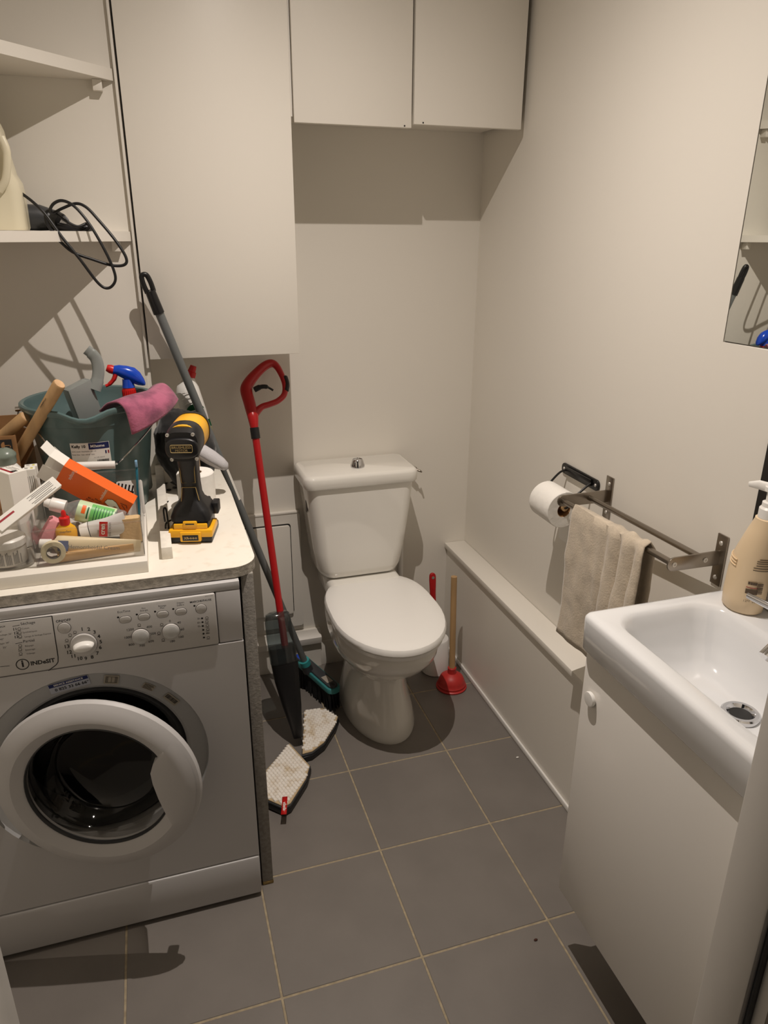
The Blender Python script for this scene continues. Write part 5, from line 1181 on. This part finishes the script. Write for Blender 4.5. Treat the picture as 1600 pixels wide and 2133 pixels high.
lb_(MB().loft([hring(0.062, 0.0415, 0.0415), hring(0.070, 0.0415, 0.0415)]).loft([hring(0.085, 0.030, 0.030), hring(0.11, 0.026, 0.026), hring(0.135, 0.020, 0.020)]), 'chuck', BLACKP, angle=60)
rc = lb_(MB().loft([hring(-0.004, 0.0395, 0.0392, 0, 2.4), hring(-0.006, 0.0402, 0.0400, 0, 2.4), hring(-0.030, 0.0390, 0.0380, -0.001, 2.8), hring(-0.052, 0.0375, 0.035, -0.006, 3.4), hring(-0.060, 0.035, 0.033, -0.007, 3.4)]), 'rear_cap', BLACKP, angle=50)
lb_(MB().loft([hring(-0.058, 0.0365, 0.024, -0.010, 2.8), hring(-0.066, 0.0355, 0.023, -0.010, 2.8), hring(-0.068, 0.033, 0.0205, -0.010, 2.8)]), 'rear_plate', BLACKP, angle=50)
PMx = Matrix.Translation((0, -0.0685, HZ-0.009)) @ XZ
lb_(MB().text('BRUSHLESS', 0.0085, PMx @ Matrix.Translation((0, 0.0032, 0.0004)), bold=0.01).text('MOTOR', 0.0075, PMx @ Matrix.Translation((0, -0.0042, 0.0004))), 'rear_lettering', MATS['gold_print']); bpy.data.objects['rear_lettering']['kind'] = 'stuff'
fr_ = MB(); q = rrp(0, 0, 0.0235, 0.0085, 0.003, 3)
fr_.tube([PMx @ Vector((p_[0], p_[1], 0.0002)) for p_ in q], 0.0007, 6, closed=True); lb_(fr_, 'name_frame', MATS['gold_print'])
for x, z in ((-0.029, HZ+0.020), (0.026, HZ+0.021), (-0.024, HZ-0.035), (0.030, HZ-0.034)):
    lb_(MB().lathe([(0.0042, 0), (0.0042, 0.0018), (0.003, 0.0022), (0.0012, 0.0012)], 14, Matrix.Translation((x, -0.0602, z)) @ XZ), 'screw', SCREWM)
lb_(MB().tube(spline([(-0.048, -0.02, 0.045), (-0.060, -0.03, 0.040), (-0.0615, -0.032, 0.018), (-0.058, -0.034, 0.012), (-0.0545, -0.034, 0.020), (-0.056, -0.030, 0.070), (-0.060, -0.028, 0.078), (-0.0625, -0.03, 0.07), (-0.0615, -0.031, 0.045)], 5), 0.0022, 8), 'belt_hook', BLACKM)
# printed paper sheet
ps = thing('printed_sheet', 'white sheet with black cat-like marks lying on the worktop behind the drill', 'paper', (-0.09, 0.62, CT))
MB().box((-0.128, 0.565, CT+0.0003), (-0.040, 0.80, CT+0.0012)).build('paper', PAPER, ps)
mk = MB()
def flat(poly): mk.prism([(p_.x, p_.y) for p_ in poly], CT+0.0014, CT+0.0016)
flat([FL(338, 1006, CT), FL(350, 1006, CT), FL(341, 1014, CT)]); flat([FL(354, 1005, CT), FL(368, 1001, CT), FL(368, 1013, CT)])
for u, v in ((352, 1021), (364, 1016)):
    c = FL(u, v, CT); mk.prism([(c.x+0.0065*math.cos(2*PI*i/16), c.y+0.009*math.sin(2*PI*i/16)) for i in range(16)], CT+0.0014, CT+0.0016)
flat([FL(342, 1047, CT), FL(352, 1044, CT), FL(351, 1047, CT), FL(343, 1049, CT)])
mk.build('black_marks', INK, ps)['kind'] = 'stuff'
# toilet roll on the counter
rx, ry = -0.054, 0.690
t3 = thing('toilet_roll', 'loose toilet roll standing on the worktop behind the drill', 'toilet roll', (rx, ry, CT))
MB().lathe([(0.017, CT+0.0018), (0.044, CT+0.0018), (0.0465, CT+0.004), (0.0475, CT+0.05), (0.0465, CT+0.097), (0.044, CT+0.100), (0.017, CT+0.0995), (0.017, CT+0.0018)], 44, Matrix.Translation((rx, ry, 0)), False, False).build('paper', mat('crinkled_paper', 'F4F1EA', 0.95, bump=(45, 1.0)), t3)
MB().lathe([(0.0165, CT+0.003), (0.0165, CT+0.099), (0.0155, CT+0.099), (0.0155, CT+0.003), (0.0165, CT+0.003)], 28, Matrix.Translation((rx, ry, 0)), False, False).build('card_tube', KRAFTL, t3)
# card tube
o = MB().lathe([(0.0205, CT+0.0005), (0.0205, CT+0.126), (0.0192, CT+0.126), (0.0192, CT+0.0005), (0.0205, CT+0.0005)], 32, Matrix.Translation((-0.056, 0.765, 0)), False, False).build('card_tube', KRAFTL)
tag(o, 'empty brown cardboard tube standing behind the loose toilet roll', 'card tube')
# black bag
bm = bmesh.new(); bmesh.ops.create_icosphere(bm, subdivisions=5, radius=1.0)
for v in bm.verts:
    p_ = v.co.copy(); n_ = noise.fractal(p_*1.7+Vector((3, 1, 2)), 0.8, 2.0, 4)*0.10+noise.noise(p_*3)*0.03
    p_ *= 1+n_; lean = 0.020*(p_.z)
    v.co = Vector((-0.066+p_.x*0.078-lean*0.6, 0.890+p_.y*0.115, 1.035+p_.z*0.112))
    if v.co.z < CT+0.001: v.co.z = CT+0.001
bm.verts.index_update(); mbb = MB().add([v.co.copy() for v in bm.verts], [[v.index for v in f.verts] for f in bm.faces]); bm.free()
o = mbb.build('black_bag', FABRIC, None, angle=80); tag(o, 'crumpled black fabric bag heaped at the back of the worktop', 'bag')
# pale grey ribbed thing
a, b = PY(405, 932, 0.775), PY(474, 974, 0.775); rings = []; dd = (b-a)
n0 = Vector((-dd.z, 0, dd.x)).normalized()
for t, h_ in ((0, 0.010), (0.06, 0.016), (0.2, 0.0205), (0.5, 0.0205), (0.8, 0.0165), (0.94, 0.012), (1.0, 0.005)):
    c = a+dd*t; rings.append([c+n0*(h_*math.sin(2*PI*i/24))+Vector((0, 1, 0))*(0.022*min(1, h_/0.015)*math.cos(2*PI*i/24)) for i in range(24)])
prg = thing('padded_handle', 'pale grey ribbed rounded handle lying against the black bag', 'handle', lerp(a, b, 0.5)-Vector((0, 0, 0.02)))
MB().loft(rings).build('body', PALEG, prg, angle=70)
MB().tube([a+dd*t-n0*0.006+Vector((0, -0.0222, 0)) for t in (0.1, 0.3, 0.5, 0.7, 0.88)], 0.001, 6).build('seam', INKG, prg)
# toilet gel bottle
gy = 1.060
gb = thing('toilet_gel_bottle', 'white toilet gel bottle with red cap behind the black bag', 'bottle', (0.0, gy, CT))
prof = [(430, 1005, 30, 0.030), (428, 985, 33, 0.034), (420, 930, 34, 0.036), (412, 890, 33, 0.036), (404, 858, 32, 0.036), (396, 832, 31, 0.034), (390, 812, 30, 0.030), (388, 798, 24, 0.022), (392, 788, 14, 0.013), (396, 782, 9, 0.0105)]
rings = []
prev = None
for i, (u, v, hw, hd) in enumerate(prof):
    c = PY(u, v, gy)
    if i == 0: c.z = CT+0.0006
    sc_ = 0.00132; ax_ = Vector((1, 0, 0.22*min(1, i/3)))
    rings.append([c+ax_*(hw*sc_*0.85*math.cos(2*PI*j/28))+Vector((0, hd*math.sin(2*PI*j/28), 0)) for j in range(28)])
MB().loft(rings).build('body', WHITEP, gb, angle=60)
c0, c1 = PY(396, 784, gy), PY(403, 762, gy)
MB().tube([c0, lerp(c0, c1, 0.45), lerp(c0, c1, 0.5), c1], [0.015, 0.014, 0.011, 0.009], 16).build('cap', REDB, gb)
for k in range(3):
    a, b = PY(374+k*5, 822+k*11, gy-0.034), PY(396+k*5, 816+k*10, gy-0.036)
    MB().tube([a, b], 0.0012, 6).build('ridge', WHITEP, gb)
LBM = frame(PY(408, 858, gy-0.0385), Vector((1, 0.0, 0.22)), Vector((-0.22, 0, 1)))
MB().prism([(0.024*math.cos(2*PI*i/24)*1.15, 0.024*math.sin(2*PI*i/24)) for i in range(24)], -0.0006, 0, M=LBM).build('label_green', GREENINK, gb)
MB().prism([(-0.03, -0.012), (0.03, -0.012), (0.03, 0.012), (-0.03, 0.012)], 0, 0.0004, M=LBM @ Matrix.Translation((0, -0.006, 0))).build('label_white', WHITEP, gb)
MB().text('Apta', 0.027, LBM @ Matrix.Translation((-0.003, -0.002, 0.0008)), bold=0.03, sx=0.9).build('brand_lettering', mat('deep_blue_print', '15249A', 0.4), gb, smooth=False)
MB().text('WC', 0.016, LBM @ Matrix.Translation((0.008, -0.020, 0.0008)), bold=0.03).build('red_lettering', REDB, gb, smooth=False)
MB().box((-0.018, -0.052, -0.0008), (0.032, -0.030, 0.0), M=LBM).build('gel_band', GREENINK, gb)
MB().text('GEL', 0.017, LBM @ Matrix.Translation((0.006, -0.041, 0.0005)), bold=0.03).build('gel_lettering', PAPER, gb, smooth=False)
MB().prism([(0.0, -0.053), (0.03, -0.053), (0.03, -0.072)], -0.0008, 0, M=LBM).build('yellow_corner', YELINK, gb)

# ================================================================== ON THE LOWER SHELF
SZ = 1.5975
jc = (-0.446, 0.890)
jg = thing('jug', 'cream plastic jug with moulded handle on the eye-level shelf', 'jug', (jc[0], jc[1], SZ))
def jr(z, hx, hy, r, dx=0): return rr(jc[0]+dx, jc[1], hx, hy, r, z, 6)
rt = -0.3535
rings = []
for z, xr in ((SZ+0.0004, 0.066), (SZ+0.006, 0.069), (SZ+0.08, 0.070), (SZ+0.105, 0.067), (SZ+0.122, 0.058), (SZ+0.17, 0.050), (SZ+0.215, 0.045), (SZ+0.24, 0.036), (SZ+0.262, 0.018)):
    rings.append(jr(z, 0.075+xr-0.069 if False else (0.13+xr)/2-0.03, 0.060, 0.025, dx=xr-((0.13+xr)/2-0.03)))
MB().loft(rings).lathe([(0.022, SZ+0.255), (0.022, SZ+0.30)], 24, Matrix.Translation((jc[0]-0.03, jc[1], 0))).build('body', CREAM, jg, angle=60)
hpts = spline([PY(2, 285, 0.824), PY(14, 318, 0.820), PY(12, 372, 0.820), PY(-2, 398, 0.824)], 8)
MB().tube(hpts, [0.0085]*len(hpts), 10, flat=0.6).build('handle', CREAM, jg, angle=60)
# hair dryer with cable
hdY = 0.955
hdr = thing('hair_dryer', 'black hair dryer with round label lying on the eye-level shelf', 'hair dryer', (-0.27, hdY, SZ))
b0, b1 = PY(52, 462, hdY), PY(118, 464, hdY)
MB().tube([Vector((b0.x, hdY, SZ+0.031)), Vector((lerp(b0.x, b1.x, 0.5), hdY, SZ+0.030)), Vector((b1.x, hdY, SZ+0.024))], [0.030, 0.030, 0.023], 24).build('barrel', DARKP, hdr)
c = PY(127, 463, hdY-0.02)
MB().tube([Vector((b1.x-0.002, hdY-0.01, SZ+0.026)), c], [0.023, 0.021], 20).build('rear_housing', BLACKP, hdr)
MB().lathe([(0.0195, 0), (0.0185, 0.002), (0.0150, 0.003), (0.001, 0.003)], 28, frame(c, (1, 0, 0), (0, 0.25, 1))).build('rear_ring', BLACKP, hdr)
MB().lathe([(0.0135, 0.0031), (0.0005, 0.0034)], 28, frame(c, (1, 0, 0), (0, 0.25, 1)), False, False).build('round_label', mat('grey_label', 'A9A49B', 0.5, var=(120, 0.7)), hdr)
MB().tube(spline([(b1.x-0.02, hdY-0.012, SZ+0.016), PY(150, 478, hdY-0.03), PY(182, 474, hdY-0.03), PY(186, 478, hdY-0.02)], 6), [0.011]*6+[0.009]*7+[0.0075]*6, 12).build('handle', BLACKP, hdr)
def pathpx(pl): return [PY(u, v, y) for u, v, y in pl]
cab1 = spline(pathpx([(186, 476, 0.938), (165, 483, 0.923), (120, 486, 0.908), (100, 470, 0.903), (95, 445, 0.903), (108, 440, 0.903), (140, 462, 0.898), (162, 472, 0.896), (180, 466, 0.903), (186, 474, 0.908), (170, 484, 0.908), (130, 485, 0.893), (60, 484, 0.878)]), 7)
cab2 = spline(pathpx([(60, 484, 0.878), (85, 486, 0.863), (112, 492, 0.853), (150, 524, 0.848), (195, 541, 0.848), (235, 553, 0.848), (260, 551, 0.848), (262, 535, 0.850), (240, 500, 0.858), (205, 458, 0.873), (180, 432, 0.883), (158, 424, 0.888), (130, 434, 0.893), (110, 444, 0.893), (104, 438, 0.888), (112, 424, 0.878), (130, 418, 0.873), (155, 430, 0.863), (185, 465, 0.853), (215, 515, 0.843), (236, 560, 0.838), (240, 585, 0.838), (226, 600, 0.838), (205, 590, 0.838), (165, 538, 0.838), (130, 495, 0.843), (95, 447, 0.853), (70, 422, 0.863), (44, 402, 0.878)]), 7)
cb_ = MB().tube(cab1+cab2[1:], 0.0036, 8); cb_.build('cable', BLACKP, hdr, angle=70)
